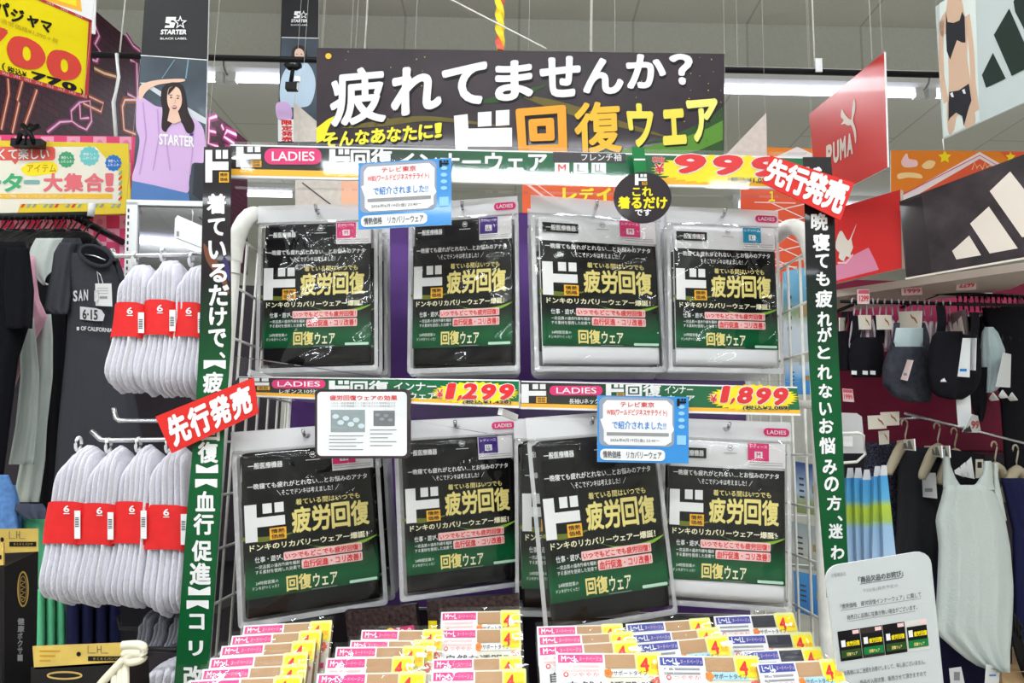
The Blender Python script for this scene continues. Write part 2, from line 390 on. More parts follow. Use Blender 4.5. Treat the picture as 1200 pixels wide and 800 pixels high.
# ================================================================ packs of recovery wear
PW, PH = .18, .25
m_cardgrad = gradmat('insert_black_to_green', [(0, (10, 70, 40)), (.10, (12, 92, 52)), (.22, (12, 70, 40)), (.34, (14, 17, 16)), (1, (14, 10, 14))], 'Y', .3, .0)
m_gblk = mat('black_folded_fabric', (26, 24, 28), .85, bump=.08, bscale=60)
m_gwht = mat('white_folded_fabric', (232, 232, 236), .85, bump=.08, bscale=60)
_mesh = {}
def shared(key, name, root, fn):
    """first call builds the part, later ones reuse its mesh"""
    if key in _mesh:
        o = bpy.data.objects.new(name, _mesh[key]); COL.objects.link(o); o.parent = root; return o
    o = fn(); _mesh[key] = o.data; return o
def pillow(w, h, x0, x1, y0, y1, z, th, m, n=24):
    mb = MB(); rings = []
    for i in range(n + 1):
        v = i / n; e = max(.3, min(1, (min(v, 1 - v) / .06)) ** .5); y = y0 + (y1 - y0) * v
        ring = []
        for j in range(24):
            a = j / 24 * 2 * math.pi; c, s_ = math.cos(a), math.sin(a)
            cx = (x0 + x1) / 2 + (x1 - x0) / 2 * (abs(c) ** .25) * (1 if c > 0 else -1)
            ring.append((cx, y, z + th / 2 * e * (abs(s_) ** .4) * (1 if s_ > 0 else -1) * (.96 + .05 * math.sin(5 * v + 3 * cx * 40))))
        rings.append(ring[::-1])
    mb.loft(rings, m); return mb
def pack_parts(root, white, stick, ladies):
    X = lambda u: (u - .5) * PW
    Yv = lambda v: (.5 - v) * PH
    g = m_gwht if white else m_gblk
    shared(('g', white), 'folded_garment', root, lambda: pillow(PW, PH, X(.06), X(.945), Yv(.955), Yv(.115), 0, .011, g).build('folded_garment', root, local=True))
    def card():
        B = Board(None, PW, PH, False); B.base = .0066; T = B.text
        B.slab([(.055, .262), (.945, .262), (.945, .86), (.055, .86)], .0005, m_cardgrad, BLACK, -.0066)
        # swooshes printed under the words
        B.poly(spline([(.95, .615), (.82, .655), (.6, .655), (.4, .60), (.55, .64), (.8, .64)], 4), LGREEN, 1)
        B.poly(spline([(.055, .545), (.2, .555), (.38, .55), (.2, .58), (.055, .565)], 4), mat('print_olive', (110, 120, 40), .4), 1)
        T('一晩寝ても疲れがとれない…とお悩みのアナタ', .09, .278, .90, .308, WHITE, 2, .015, 2)
        T('＼そこでドンキは考えました！／', .28, .322, .70, .352, WHITE, 2, .01, 2)
        T('着ている間はいつでも', .40, .378, .84, .410, GOLD, 2, .012, 2)
        dologo(B, .065, .385, .325, .575, 2)
        g2 = mat('print_gold_outline', (70, 75, 20), .4)
        for i, ch in enumerate('疲労回復'): B.otext(ch, .368 + .134 * i, .42, .368 + .134 * i + .128, .555, GOLD, g2, 2, .03, .02)
        T('ドンキのリカバリーウェアー爆誕！', .09, .588, .88, .622, mat('print_cream', (246, 240, 205), .4), 2, .02, 2)
        T('仕事・遊び、', .12, .652, .30, .682, WHITE, 2, .01, 1)
        B.rrect(.305, .645, .835, .688, .008, PALEPINK, 2); T('いつでもどこでも疲労回復！', .315, .651, .825, .683, RED, 3, .02, 1)
        T('一定品質の遠赤外線を輻射', .12, .695, .41, .714, WHITE, 2, .005, 1); T('する素材を使用した効果で', .12, .72, .41, .740, WHITE, 2, .005, 1)
        B.rrect(.42, .695, .835, .742, .008, PALEPINK, 2); T('血行促進・コリ改善！', .43, .70, .825, .738, RED, 3, .02, 1)
        T('24時間営業の', .12, .775, .265, .793, WHITE, 2, .005, 1); T('ドンキがつくった！', .10, .80, .265, .818, WHITE, 2, .005, 1)
        T('回復', .315, .766, .48, .846, GOLD, 2, .03); T('ウェア', .49, .775, .655, .843, mat('print_cream'), 2, .02)
        B.rrect(.735, .838, .93, .853, .007, mat('print_mint', (190, 225, 205), .4), 2)
        B.rect(.48, .852, .65, .855, GREY, 2)
        return B.done('printed_insert', parent=root)
    shared('card', 'printed_insert', root, card)
    def label():
        B = Board(None, PW, PH, False); B.base = .0068
        B.rect(.075, .158, .345, .213, BLACK, 1); B.text('一般医療機器', .10, .170, .325, .203, WHITE, 2, .02, 1)
        m_ = GREY if white else WHITE
        for k in range(10):
            a = k / 10 * 6.283; B.disc(.53 + .02 * math.cos(a), .152 + .0145 * math.sin(a), .004, .003, m_, 1, 6)
        B.rect(.518, .146, .542, .155, m_, 1); B.rect(.48, .178, .58, .181, m_, 1)
        return B.done('product_label', parent=root)
    shared(('label', white), 'product_label', root, label)
    def sticker():
        B = Board(None, PW, PH, False); B.base = .0072
        B.slab([(.66, .118), (.95, .118), (.95, .25), (.66, .25)], .0002, mat('sticker_white', (232, 228, 232), .4), None, -.0072)
        c = {'M': PINK, 'LL': mat('print_purple', (70, 40, 130), .4), 'L': mat('print_cyan', (40, 150, 190), .4)}[stick]
        B.rect(.665, .12, .825, .215, c, 1); B.text('レディース', .68, .13, .81, .147, WHITE, 2, .005, 1); B.rect(.715, .165, .775, .20, WHITE, 2); B.text(stick, .73, .170, .76, .194, c, 3, .02, 1)
        for k in range(2): B.rect(.67, .223 + .012 * k, .93, .226 + .012 * k, GREY, 1)
        return B.done('size_sticker', parent=root)
    shared(('st', stick), 'size_sticker', root, sticker)
    if ladies:
        def ltag():
            B = Board(None, PW, PH, False); B.base = .0045
            B.slab(rr(.79, .035, .985, .078, .03, .02), .0003, PINK, None, -.0045); B.text('LADIES', .815, .046, .96, .068, WHITE, 1, .01, 2); return B.done('header_tag', parent=root)
        shared('ltag', 'header_tag', root, ltag)
    def header():
        mb = MB(); hx, hy, hr = X(.5), Yv(.05), .0045; n = 24; sq = .0125
        outer = []; inner = []
        for k in range(n):
            a = 2 * math.pi * k / n; c, s_ = math.cos(a), math.sin(a); q = max(abs(c), abs(s_)) / sq
            outer.append((hx + c / q, hy + s_ / q, .0035)); inner.append((hx + hr * c, Yv(.045) + hr * s_, .0035))
        for x0, x1 in ((X(0), hx - sq), (hx + sq, X(1))): mb.add([(x0, hy - sq, .0035), (x1, hy - sq, .0035), (x1, hy + sq, .0035), (x0, hy + sq, .0035)], [(0, 1, 2, 3)], FROST)
        mb.add(outer + inner, [(k, (k + 1) % n, n + (k + 1) % n, n + k) for k in range(n)], FROST)
        mb.box(X(.0), X(1), Yv(.108), Yv(.102), .003, .0052, SEAL)
        return mb.build('hang_header', root, local=True)
    shared('header', 'hang_header', root, header)
    def bag():
        mb = MB(); nx, ny = 44, 60; rng = random.Random(3)
        ph = [(rng.uniform(20, 90), rng.uniform(20, 90), rng.uniform(0, 6)) for _ in range(6)]
        cr = [(rng.uniform(0, 1), rng.uniform(.08, .34) if k < 9 else rng.uniform(.1, 1), rng.uniform(0, 3.14), rng.uniform(.05, .16)) for k in range(16)]
        def crease(u, v):
            s_ = 0
            for a, b, t, l in cr:
                du, dv = u - a, (v - b) * 1.4; al = du * math.cos(t) + dv * math.sin(t); ac = -du * math.sin(t) + dv * math.cos(t)
                s_ += math.exp(-(al / l) ** 2) * max(0, 1 - abs(ac) / .028)
            return min(s_, 1.3)
        def zf(u, v):
            e = min(1, min(u, 1 - u) / .07, (1 - v) / .045, (v - .09) / .05); e = max(0, e)
            w = sum(math.sin(a * u * .35 + b * v * .35 + c) for a, b, c in ph) / 6
            return .0005 + .0088 * e ** .6 + .0011 * w * (.3 + .7 * e) + .0009 + .0022 * e * crease(u, v)
        for side in (1, -1):
            vs = [(X(i / nx), Yv(.10 + .9 * j / ny), side * zf(i / nx, .10 + .9 * j / ny) + (.0015 if side > 0 else 0)) for j in range(ny + 1) for i in range(nx + 1)]
            fs = []
            for j in range(ny):
                for i in range(nx):
                    f = (j * (nx + 1) + i, (j + 1) * (nx + 1) + i, (j + 1) * (nx + 1) + i + 1, j * (nx + 1) + i + 1); fs.append(f if side > 0 else f[::-1])
            mb.add(vs, fs, FILM, True)
        return mb.build('clear_bag', root, local=True)
    shared('bag', 'clear_bag', root, bag)
    def seal():
        mb = MB(); z = .0015; out = rr(0, .105, 1, 1.0, .03, .022); inn = rr(.03, .13, .97, .972, .02, .015); n = len(out)
        mb.add([(X(u), Yv(v), z) for u, v in out] + [(X(u), Yv(v), z) for u, v in inn], [(i, n + i, n + (i + 1) % n, (i + 1) % n) for i in range(n)], SEAL)
        return mb.build('sealed_edge', root, local=True)
    shared('seal', 'sealed_edge', root, seal)
packs = [  # corners TL TR BR BL, depth, white?, size, header tag, label, number behind
 ([(304, 242), (441, 239), (445, 434), (299, 437)], 1.10, 0, 'M', 0, 'black recovery wear pack, leftmost in the upper row, pink size sticker', 'upper row, leftmost hook', 6),
 ([(478, 239), (606, 231), (610, 435), (479, 437)], 1.10, 0, 'LL', 1, 'black recovery wear pack with purple sticker, second in the upper row', 'upper row, second hook', 6),
 ([(624, 231), (772, 239), (780, 434), (623, 437)], 1.08, 1, 'M', 0, 'white garment pack with pink sticker right below the round black tag', 'upper row, third hook', 5),
 ([(782, 243), (911, 247), (918, 437), (782, 436)], 1.10, 1, 'L', 1, 'white garment pack with blue sticker, rightmost in the upper row', 'upper row, rightmost hook', 6),
 ([(278, 511), (445, 489), (450, 705), (272, 742)], 1.03, 0, 'M', 0, 'black recovery wear pack under the white card, leftmost in the lower row', 'lower row, leftmost hook', 5),
 ([(463, 496), (606, 484), (612, 684), (466, 708)], 1.04, 0, 'LL', 1, 'black recovery wear pack with purple sticker, second in the lower row', 'lower row, second hook', 5),
 ([(611, 488), (763, 481), (797, 721), (641, 742)], 1.00, 0, 'M', 0, 'crooked black recovery wear pack swung to the right below the blue price card', 'lower row, third hook', 0),
 ([(770, 485), (921, 499), (933, 722), (779, 704)], 1.03, 1, 'M', 1, 'white garment pack with pink sticker, rightmost in the lower row', 'lower row, rightmost hook', 5),
 ([(606, 491), (740, 489), (752, 724), (601, 722)], 1.035, 0, 'M', 0, 'black recovery wear pack hanging straight behind the crooked one', 'lower row, third hook', 4),
]
hooks = []
for q, Y, white, st, lad, label, where, nb in packs:
    M, w, h = fit(q, Y)
    r = empty('recovery_wear_pack', None, label, 'clothing pack', 'recovery wear packs on the hooks', M @ Matrix.Diagonal((w / PW, h / PH, 1, 1)))
    pack_parts(r, white, st, lad)
    hp = M @ Vector((0, (.5 - .045) * h, 0)); hooks.append(hp)
    rng = random.Random(len(label)); R0 = M.to_3x3()
    for i in range(1, nb + 1):
        c = copy_tree(r); tag(c, 'recovery wear pack tucked behind the front pack, ' + where, None, 'recovery wear packs behind the front pack, ' + where)
        back = Vector((0, .021 * i, 0)); c.matrix_world = Matrix.Translation(back + Vector((rng.uniform(-.004, .004), 0, rng.uniform(-.003, .002)))) @ r.matrix_world
bpy.context.view_layer.update()

# ================================================================ display rack
m_purple = mat('purple_back_board', (98, 64, 136), .6, noise=.05, nscale=20)
rack = empty('display_rack', (0, 1.3, 0), 'white wire display rack with purple back board holding the recovery wear', 'display rack')
mb = MB(); zt = P(600, 250, 1.36).z
mb.box(-.40, .43, 1.355, 1.365, 1.22, zt, m_purple); mb.build('back_board', rack)
mb = MB(); mb.box(-.40, .43, 1.355, 1.375, .1, 1.215, mat('dark_rack_back', (38, 30, 40), .6)); mb.build('lower_back_board', rack)
for sx in (-.408, .437):
    for y in (1.05, 1.38):
        mb = MB(); mb.tube([(sx, y, 0), (sx, y, 1.76 if y < 1.2 else 1.84)], .011, WIRE, 10); mb.build('upright', rack)
    mb = MB(); zc = 1.76
    mb.tube([(sx, 1.05, zc - .02)] + [(sx, 1.05 + .11 * (1 - math.cos(a)), zc + .10 * math.sin(a)) for a in [i * math.pi / 2 / 8 for i in range(9)]] + [(sx, 1.38, zc + .10)], .0125, WIRE, 12); mb.build('bent_top_tube', rack)
    mb = MB()
    for y in (1.05, 1.10, 1.15, 1.20, 1.25, 1.30, 1.35): mb.tube([(sx, y, .75), (sx, y, 1.80)], .0022, WIRE, 6)
    z = .75
    while z < 1.80: mb.tube([(sx, 1.05, z), (sx, 1.38, z)], .002, WIRE, 6); z += .075
    mb.build('side_grid', rack)
for hp in hooks[:8]:
    mb = MB(); mb.tube([(hp.x, 1.355, hp.z - .001), (hp.x, hp.y - .012, hp.z - .001), (hp.x, hp.y - .02, hp.z + .006)], .0026, CHROME, 8); mb.build('peg_hook', rack)
for z in (P(600, 190, 1.05).z, P(600, 463, 1.0).z):
    mb = MB(); mb.tube([(-.408, 1.05, z), (.437, 1.05, z)], .006, WIRE, 8); mb.build('cross_bar', rack)
mb = MB(); mb.box(-.408, .437, .62, 1.355, 1.035, 1.05, STEEL); mb.build('shelf', rack)

# ---- printed price rails in clear holders
m_railgrad = gradmat('rail_print_plum_green', [(0, (46, 40, 44)), (.25, (42, 50, 44)), (.45, (24, 96, 60)), (1, (20, 110, 66))], 'X', .35)
m_rgrey = mat('print_grey_black', (62, 56, 62), .4)
def burst(B, u0, v0, u1, v1, m, k, n=26, d=.25):
    cu, cv, ru, rv = (u0 + u1) / 2, (v0 + v1) / 2, (u1 - u0) / 2, (v1 - v0) / 2; pts = []
    for i in range(2 * n):
        a = i * math.pi / n; s_ = 1 if i % 2 else 1 - d; pts.append((cu + ru * s_ * math.cos(a), cv + rv * s_ * math.sin(a)))
    B.poly(pts, m, k)
def price_rail(q, Y, label, content, ybar):
    B = board(q, Y, th=.004, face=m_railgrad, edge=PLAST); t = empty('price_rail', None, label, 'price rail', 'printed price rails', B.M)
    f = lambda u, v: bl(q, u, v)
    B.poly([f(0, ybar), f(1, ybar), f(1, .93), f(0, .93)], ORG, 1); B.poly([f(0, .93), f(1, .93), f(1, 1), f(0, 1)], WHITE, 1); B.poly([f(0, 0), f(1, 0), f(1, .05), f(0, .05)], WHITE, 1)
    content(B); B.done('printed_strip', parent=t)
    B2 = Board(B.M, B.w, B.h); mb = B2.m; h = B.h / 2; w = B.w / 2
    prof = [(h + .003, -.006), (h + .003, .006), (-h - .006, .009), (-h - .012, .003), (-h - .012, -.008)]
    mb.loft([[(sx, y, z) for y, z in prof] for sx in (-w - .002, w + .002)], ACRYL, caps=False, closed=False, smooth=False); B2.done('clear_holder', parent=t)
    for sx in (-w * .9, w * .9): mb = MB(); mb.box(sx - .003, sx + .003, -.004, .004, -.05, -.004, PLAST); mb.build('rail_bracket', t, local=True)
def price(B, t, tiles, small, smq, yq, pre):
    burst(B, *yq, YEL, 2, 34, .13)
    for ch, (a, b, c, d) in zip(t, tiles): B.otext(ch, a, b, c, d, RED, WHITE, 3, .05, .05, it=4)
    for s_, (a, b, c, d) in pre: B.otext(s_, a, b, c, d, RED, WHITE, 3, .02, .04)
    B.otext(small, *smq, BLACK, mat('print_pale_yellow', (240, 235, 170), .4), 3, .02, .03)
def c1(B):
    dologo(B, 277, 172, 306, 196); B.rrect(310, 174, 377, 193, 9, PINK, 2); B.text('LADIES', 319, 178, 369, 189, WHITE, 3, .015)
    B.rect(272, 172, 309, 173, m_rgrey, 1); dologo(B, 386, 175, 410, 198); B.text('回復', 411, 175, 460, 199, WHITE, 2, .03); B.text('インナーウェア', 464, 179, 641, 201, WHITE, 2, .03)
    B.poly([(648, 178), (733, 180), (733, 191), (648, 190)], m_rgrey, 1); B.text('フレンチ袖', 681, 180, 728, 189, WHITE, 2, .01)
    for x, s_ in ((650, 'M'), (672, 'L'), (693, 'LL')): B.rect(x, 191, x + 17, 203, WHITE, 2); B.text(s_, x + 4, 193, x + 13, 202, RED if s_ == 'M' else GREY, 3, .01)
    price(B, '999', [(787, 181, 825, 204), (832, 182, 868, 206), (877, 184, 913, 208)], '(税込¥1,098)', (852, 208, 905, 216), (762, 181, 935, 216), [('税抜', (764, 184, 779, 191)), ('¥', (767, 192, 778, 204))])
def c2(B):
    dologo(B, 281, 443, 316, 457); B.rrect(319, 445, 382, 455, 5, PINK, 2); B.text('LADIES', 326, 447, 376, 453, WHITE, 3, .01); B.text('レギンス10分丈', 328, 456, 378, 461, WHITE, 2, .01, 2)
    dologo(B, 386, 446, 410, 462); B.text('回復', 411, 446, 456, 463, WHITE, 2, .03); B.text('インナー', 462, 448, 512, 458, WHITE, 2, .02); B.text('ウェア', 480, 460, 512, 468, WHITE, 2, .02)
    price(B, '1,299', [(522, 449, 532, 468), (535, 463, 539, 470), (541, 449, 559, 468), (562, 450, 580, 469), (583, 450, 601, 469)], '(税込¥1,428)', (543, 469, 600, 474), (506, 447, 609, 474), [('¥', (513, 456, 520, 467))])
def c3(B):
    dologo(B, 611, 450, 640, 472); B.rrect(644, 452, 706, 463, 5, PINK, 2); B.text('LADIES', 652, 454, 699, 461, WHITE, 3, .01); B.text('長袖Uネック', 667, 467, 702, 473, WHITE, 2, .01, 2)
    dologo(B, 710, 450, 731, 465); B.text('回復', 733, 450, 775, 465, WHITE, 2, .03); B.text('インナー', 779, 452, 812, 461, WHITE, 2, .02); B.text('ウェア', 782, 463, 814, 470, WHITE, 2, .02)
    price(B, '1,899', [(843, 452, 852, 472), (854, 466, 858, 474), (862, 453, 880, 473), (883, 454, 901, 474), (903, 454, 921, 475)], '(税込¥2,089)', (870, 475, 925, 481), (828, 450, 936, 482), [('¥', (832, 462, 840, 472))])
price_rail([(270, 169), (944, 184), (944, 222), (270, 208)], 1.0, 'long upper price rail with yellow stripe marked 999 yen above the upper packs', c1, .74)
price_rail([(280, 441), (608, 445), (608, 478), (264, 463)], .97, 'lower left price rail marked 1,299 yen partly behind the white card', c2, .78)
price_rail([(611, 446), (934, 453), (938, 487), (610, 479)], .97, 'lower right price rail marked 1,899 yen behind the blue card', c3, .80)

# ---- cards in front of the rails
def bluecard(x0, y0, x1, y1, sl, Y, label):
    W = x1 - x0; H = y1 - y0; q = [(x0, y0 + sl), (x1, y0 - sl), (x1, y1 - sl), (x0, y1 + sl)]
    B = board(q, Y, th=.0015, face=mat('card_blue', (60, 145, 220), .3, coat=.5), edge=WHITE)
    f = lambda u, v: (x0 + u * W, y0 + v * H + sl * (1 - 2 * u))
    tq = lambda s_, a, b, c, d, m, k, bo=.01: B.tq(s_, [f(a, b), f(c, b), f(c, d), f(a, d)], m, k, bo, 2)
    B.poly([f(u, v) for u, v in rr(.02, .02, .84, .76, .08)], mat('print_blue_grey', (150, 160, 180), .4), 1)
    B.poly([f(u, v) for u, v in ((.10, .07), (.76, .06), (.82, .14), (.82, .42), (.84, .5), (.81, .56), (.81, .68), (.74, .74), (.12, .74), (.07, .68), (.07, .52), (.03, .36), (.06, .34), (.06, .14))], WHITE, 2)
    tq('テレビ東京', .25, .09, .62, .17, RED, 3); tq('WBS(ワールドビジネスサテライト)', .10, .20, .76, .31, RED, 3); tq('で紹介されました!!', .16, .38, .75, .50, BLUE, 3)
    B.poly([f(.10, .55), f(.78, .55), f(.78, .60), f(.10, .60)], GREY, 3); tq('2026年6月19日(金) 23:40～', .14, .64, .68, .70, INK, 3, 0)
    B.poly([f(u, v) for u, v in rr(.03, .80, .74, .97, .06)], WHITE, 2); tq('情熱価格　リカバリーウェア', .06, .83, .70, .94, INK, 3)
    for k in range(4): B.disc(*f(.92, .15 + .1 * k), .035 * W, .03 * H, mat('print_sky', (150, 205, 245), .4), 2, 14)
    dologo(B, *f(.87, .03), *f(.97, .14), 3, BLACK, False)
    B.poly([f(.87, .58), f(.97, .58), f(.97, .72), f(.87, .72)], mat('print_sky'), 2)
    return B.done('price_card', label, 'card', 'blue television notice cards')
bluecard(420, 188, 529, 266, 3, .983, 'blue television notice card over the upper price rail')
bluecard(700, 464, 807, 542, -1, .955, 'blue television notice card over the lower price rail')
t_q = [(371, 461), (481, 453), (479, 532), (368, 537)]
B = board(t_q, .95, th=.002, face=mat('card_border_black', (58, 46, 52), .25, coat=.6), pts=rr(369, 456, 481, 537, 6)); 
B.rrect(372, 459, 477, 534, 5, mat('info_card_white', (236, 238, 242), .3, coat=.5), 1); B.text('疲労回復ウェアの効果', 387, 463, 466, 469, RED, 2, .015, 2)
for k in range(2): B.text('これは一般医療機器として届け出された繊維製品です', 388, 471 + 3.4 * k, 464, 473.4 + 3.4 * k, GREY, 2, 0, 1)
B.rect(388, 480, 428, 506, mat('print_steel', (150, 160, 165), .4), 2); B.rect(438, 481, 463, 499, mat('print_dark_grey', (120, 124, 128), .4), 2)
for i in range(6): B.disc(394 + 6 * i, 488 + (i * 7) % 12, 4, 3, mat('print_pale_blue', (205, 220, 228), .4), 3, 10)
for i in range(4): B.disc(443 + 5 * i, 486 + (i * 5) % 9, 3, 2, GREY, 3, 10)
for k in range(5): B.rect(386, 510 + 4 * k, 426 - k % 2 * 8, 511 + 4 * k, GREY, 2); B.rect(434, 503 + 4.6 * k, 465 - k % 3 * 5, 504 + 4.6 * k, GREY, 2)
B.done('info_card', 'white information card with dark border over the lower left price rail', 'card')
# round hanging tag
t = empty('round_tag', P(753, 231, .98), 'round black tag on a green strip hanging from the upper price rail', 'tag')
q = [(719, 201), (787, 201), (787, 262), (719, 262)]
B = board(q, .98, th=.0015, face=PLUM, pts=[(753 + 34 * math.cos(i * .1745), 231.5 + 30 * math.sin(i * .1745)) for i in range(36)])
dologo(B, 744, 204, 758, 217, 1); B.text('これ', 741, 219, 765, 230, YEL, 1, .03); B.text('着るだけ', 724, 230, 782, 245, YEL, 1, .04); B.text('です', 744, 245, 763, 253, WHITE, 1, .03); B.done('tag_disc', parent=t)
B = board([(740, 172), (755, 173), (758, 205), (744, 205)], .983, (.983, .983), th=.001, face=GREEN); B.rect(743, 186, 756, 188, WHITE, 1); B.done('hanging_strip', parent=t)
# red advance-sale tags
def redtag(q, Y, chars, label):
    B = board(q, Y, (Y, Y), th=.0015, face=mat('card_red', (222, 48, 44), .4), edge=RED)
    for i, ch in enumerate('先行発売'):
        B.tq(ch, chars(i), WHITE, 2, .05)
    return B.done('sale_tag', label, 'tag', 'red advance sale tags')
q1 = [(182, 488), (297, 442), (303, 484), (201, 531)]
redtag(q1, .948, lambda i: [bl(q1, a, b) for a, b in ((.06 + .225 * i, .14), (.275 + .225 * i, .10), (.275 + .225 * i, .88), (.06 + .225 * i, .92))], 'red sale tag with white brush lettering tilted across the left banner')
q2 = [(903, 182), (1001, 214), (985, 258), (893, 214)]
redtag(q2, .966, lambda i: [bl(q2, a, b) for a, b in ((.0 + .24 * i, .04), (.25 + .24 * i, .04), (.25 + .24 * i, .92), (.0 + .24 * i, .92))], 'red sale tag with white brush lettering at the top of the right banner')
# ---- tall printed side banners
def banner(rows, Y, chars, label, stops, extra):
    Lp = [(xl, y) for y, xl, xr in rows]; Rp = [(xr, y) for y, xl, xr in rows]
    q = [Lp[0], Rp[0], Rp[-1], Lp[-1]]; M, w, h = fit(q, Y, (Y, Y)); B = Board(M, w, h); g = gradmat('banner_print_' + str(len(label)), stops, 'Y', .35, .3, .05)
    R = lerp_rows(rows, 30); pl = [(a, y) for y, a, b in R] + [(b, y) for y, a, b in R[::-1]]
    B.slab(pl, .0012, g, BLACK)
    for ch, x, y, s_ in chars: B.text(ch, x - s_ / 2, y - s_ * .52, x + s_ / 2, y + s_ * .52, WHITE, 2, .035)
    extra(B); return B.done('hanging_banner', label, 'banner')
CS = [('着', 254, 239, 23), ('て', 254, 266, 20), ('い', 255, 293, 21), ('る', 256, 320, 21), ('だ', 257, 346, 24), ('け', 256, 371, 21), ('で', 255, 396, 21), ('、', 261, 416, 7), ('疲', 250, 448, 24), ('回', 247, 505, 22), ('復', 244, 530, 24), ('血', 241, 587, 23), ('行', 239, 614, 24), ('促', 237, 645, 24), ('進', 235, 672, 25), ('コ', 231, 728, 18), ('リ', 230, 759, 17), ('改', 227, 792, 24)]
def lbx(B):
    dologo(B, 241, 176, 268, 214, 2)
    for y, x, op in ((427, 252, 1), (549, 243, 0), (566, 242, 1), (692, 234, 0), (708, 232, 1)):
        o_ = 1 if op else -1
        B.poly([(x - 13, y + 5 * -o_), (x + 13, y - 5 * o_), (x + 13, y + 5 * o_), (x + 11, y + 5 * o_), (x, y + .5 * o_), (x - 11, y + 5 * o_), (x - 13, y + 5 * o_)], WHITE, 2)
    o_ = mat('print_rust', (120, 70, 50), .4); v_ = mat('print_violet', (60, 50, 100), .4)
    B.poly(spline([(239, 285), (250, 300), (262, 318), (269, 345), (256, 325), (242, 305)], 4), o_, 1); B.poly(spline([(262, 300), (269, 312), (269, 330), (263, 318)], 4), v_, 1)
banner([(172, 239, 271), (260, 237, 270), (400, 233.5, 271), (500, 228, 263), (600, 219, 258), (700, 212, 251), (815, 203, 242)], .96, CS, 'tall black to green banner with white lettering down the left side of the rack', [(0, (14, 84, 44)), (.55, (16, 92, 50)), (.68, (24, 60, 36)), (.78, (34, 26, 32)), (1, (30, 22, 28))], lbx)
CR = [('ド', 953, 206, 20), ('晩', 960, 260, 20), ('寝', 962, 284, 20), ('て', 963, 306, 16), ('も', 964, 327, 16), ('疲', 965, 350, 20), ('れ', 966, 374, 17), ('が', 966, 392, 17), ('と', 965, 413, 15), ('れ', 966, 436, 17), ('な', 967, 458, 16), ('い', 967, 479, 15), ('お', 968, 499, 17), ('悩', 969, 522, 19), ('み', 972, 547, 17), ('の', 974, 567, 17), ('方', 977, 589, 17), ('、', 984, 607, 6), ('迷', 979, 622, 17), ('わ', 981, 647, 16), ('ず', 983, 670, 17)]
banner([(184, 941, 974), (245, 943, 978), (400, 947, 982), (500, 953, 987), (600, 961, 991), (700, 969, 996)], .98, CR, 'tall black to green banner with white lettering down the right side of the rack', [(0, (14, 84, 44)), (.5, (16, 88, 48)), (.66, (26, 44, 34)), (.8, (30, 26, 30)), (1, (28, 22, 26))], lambda B: None)
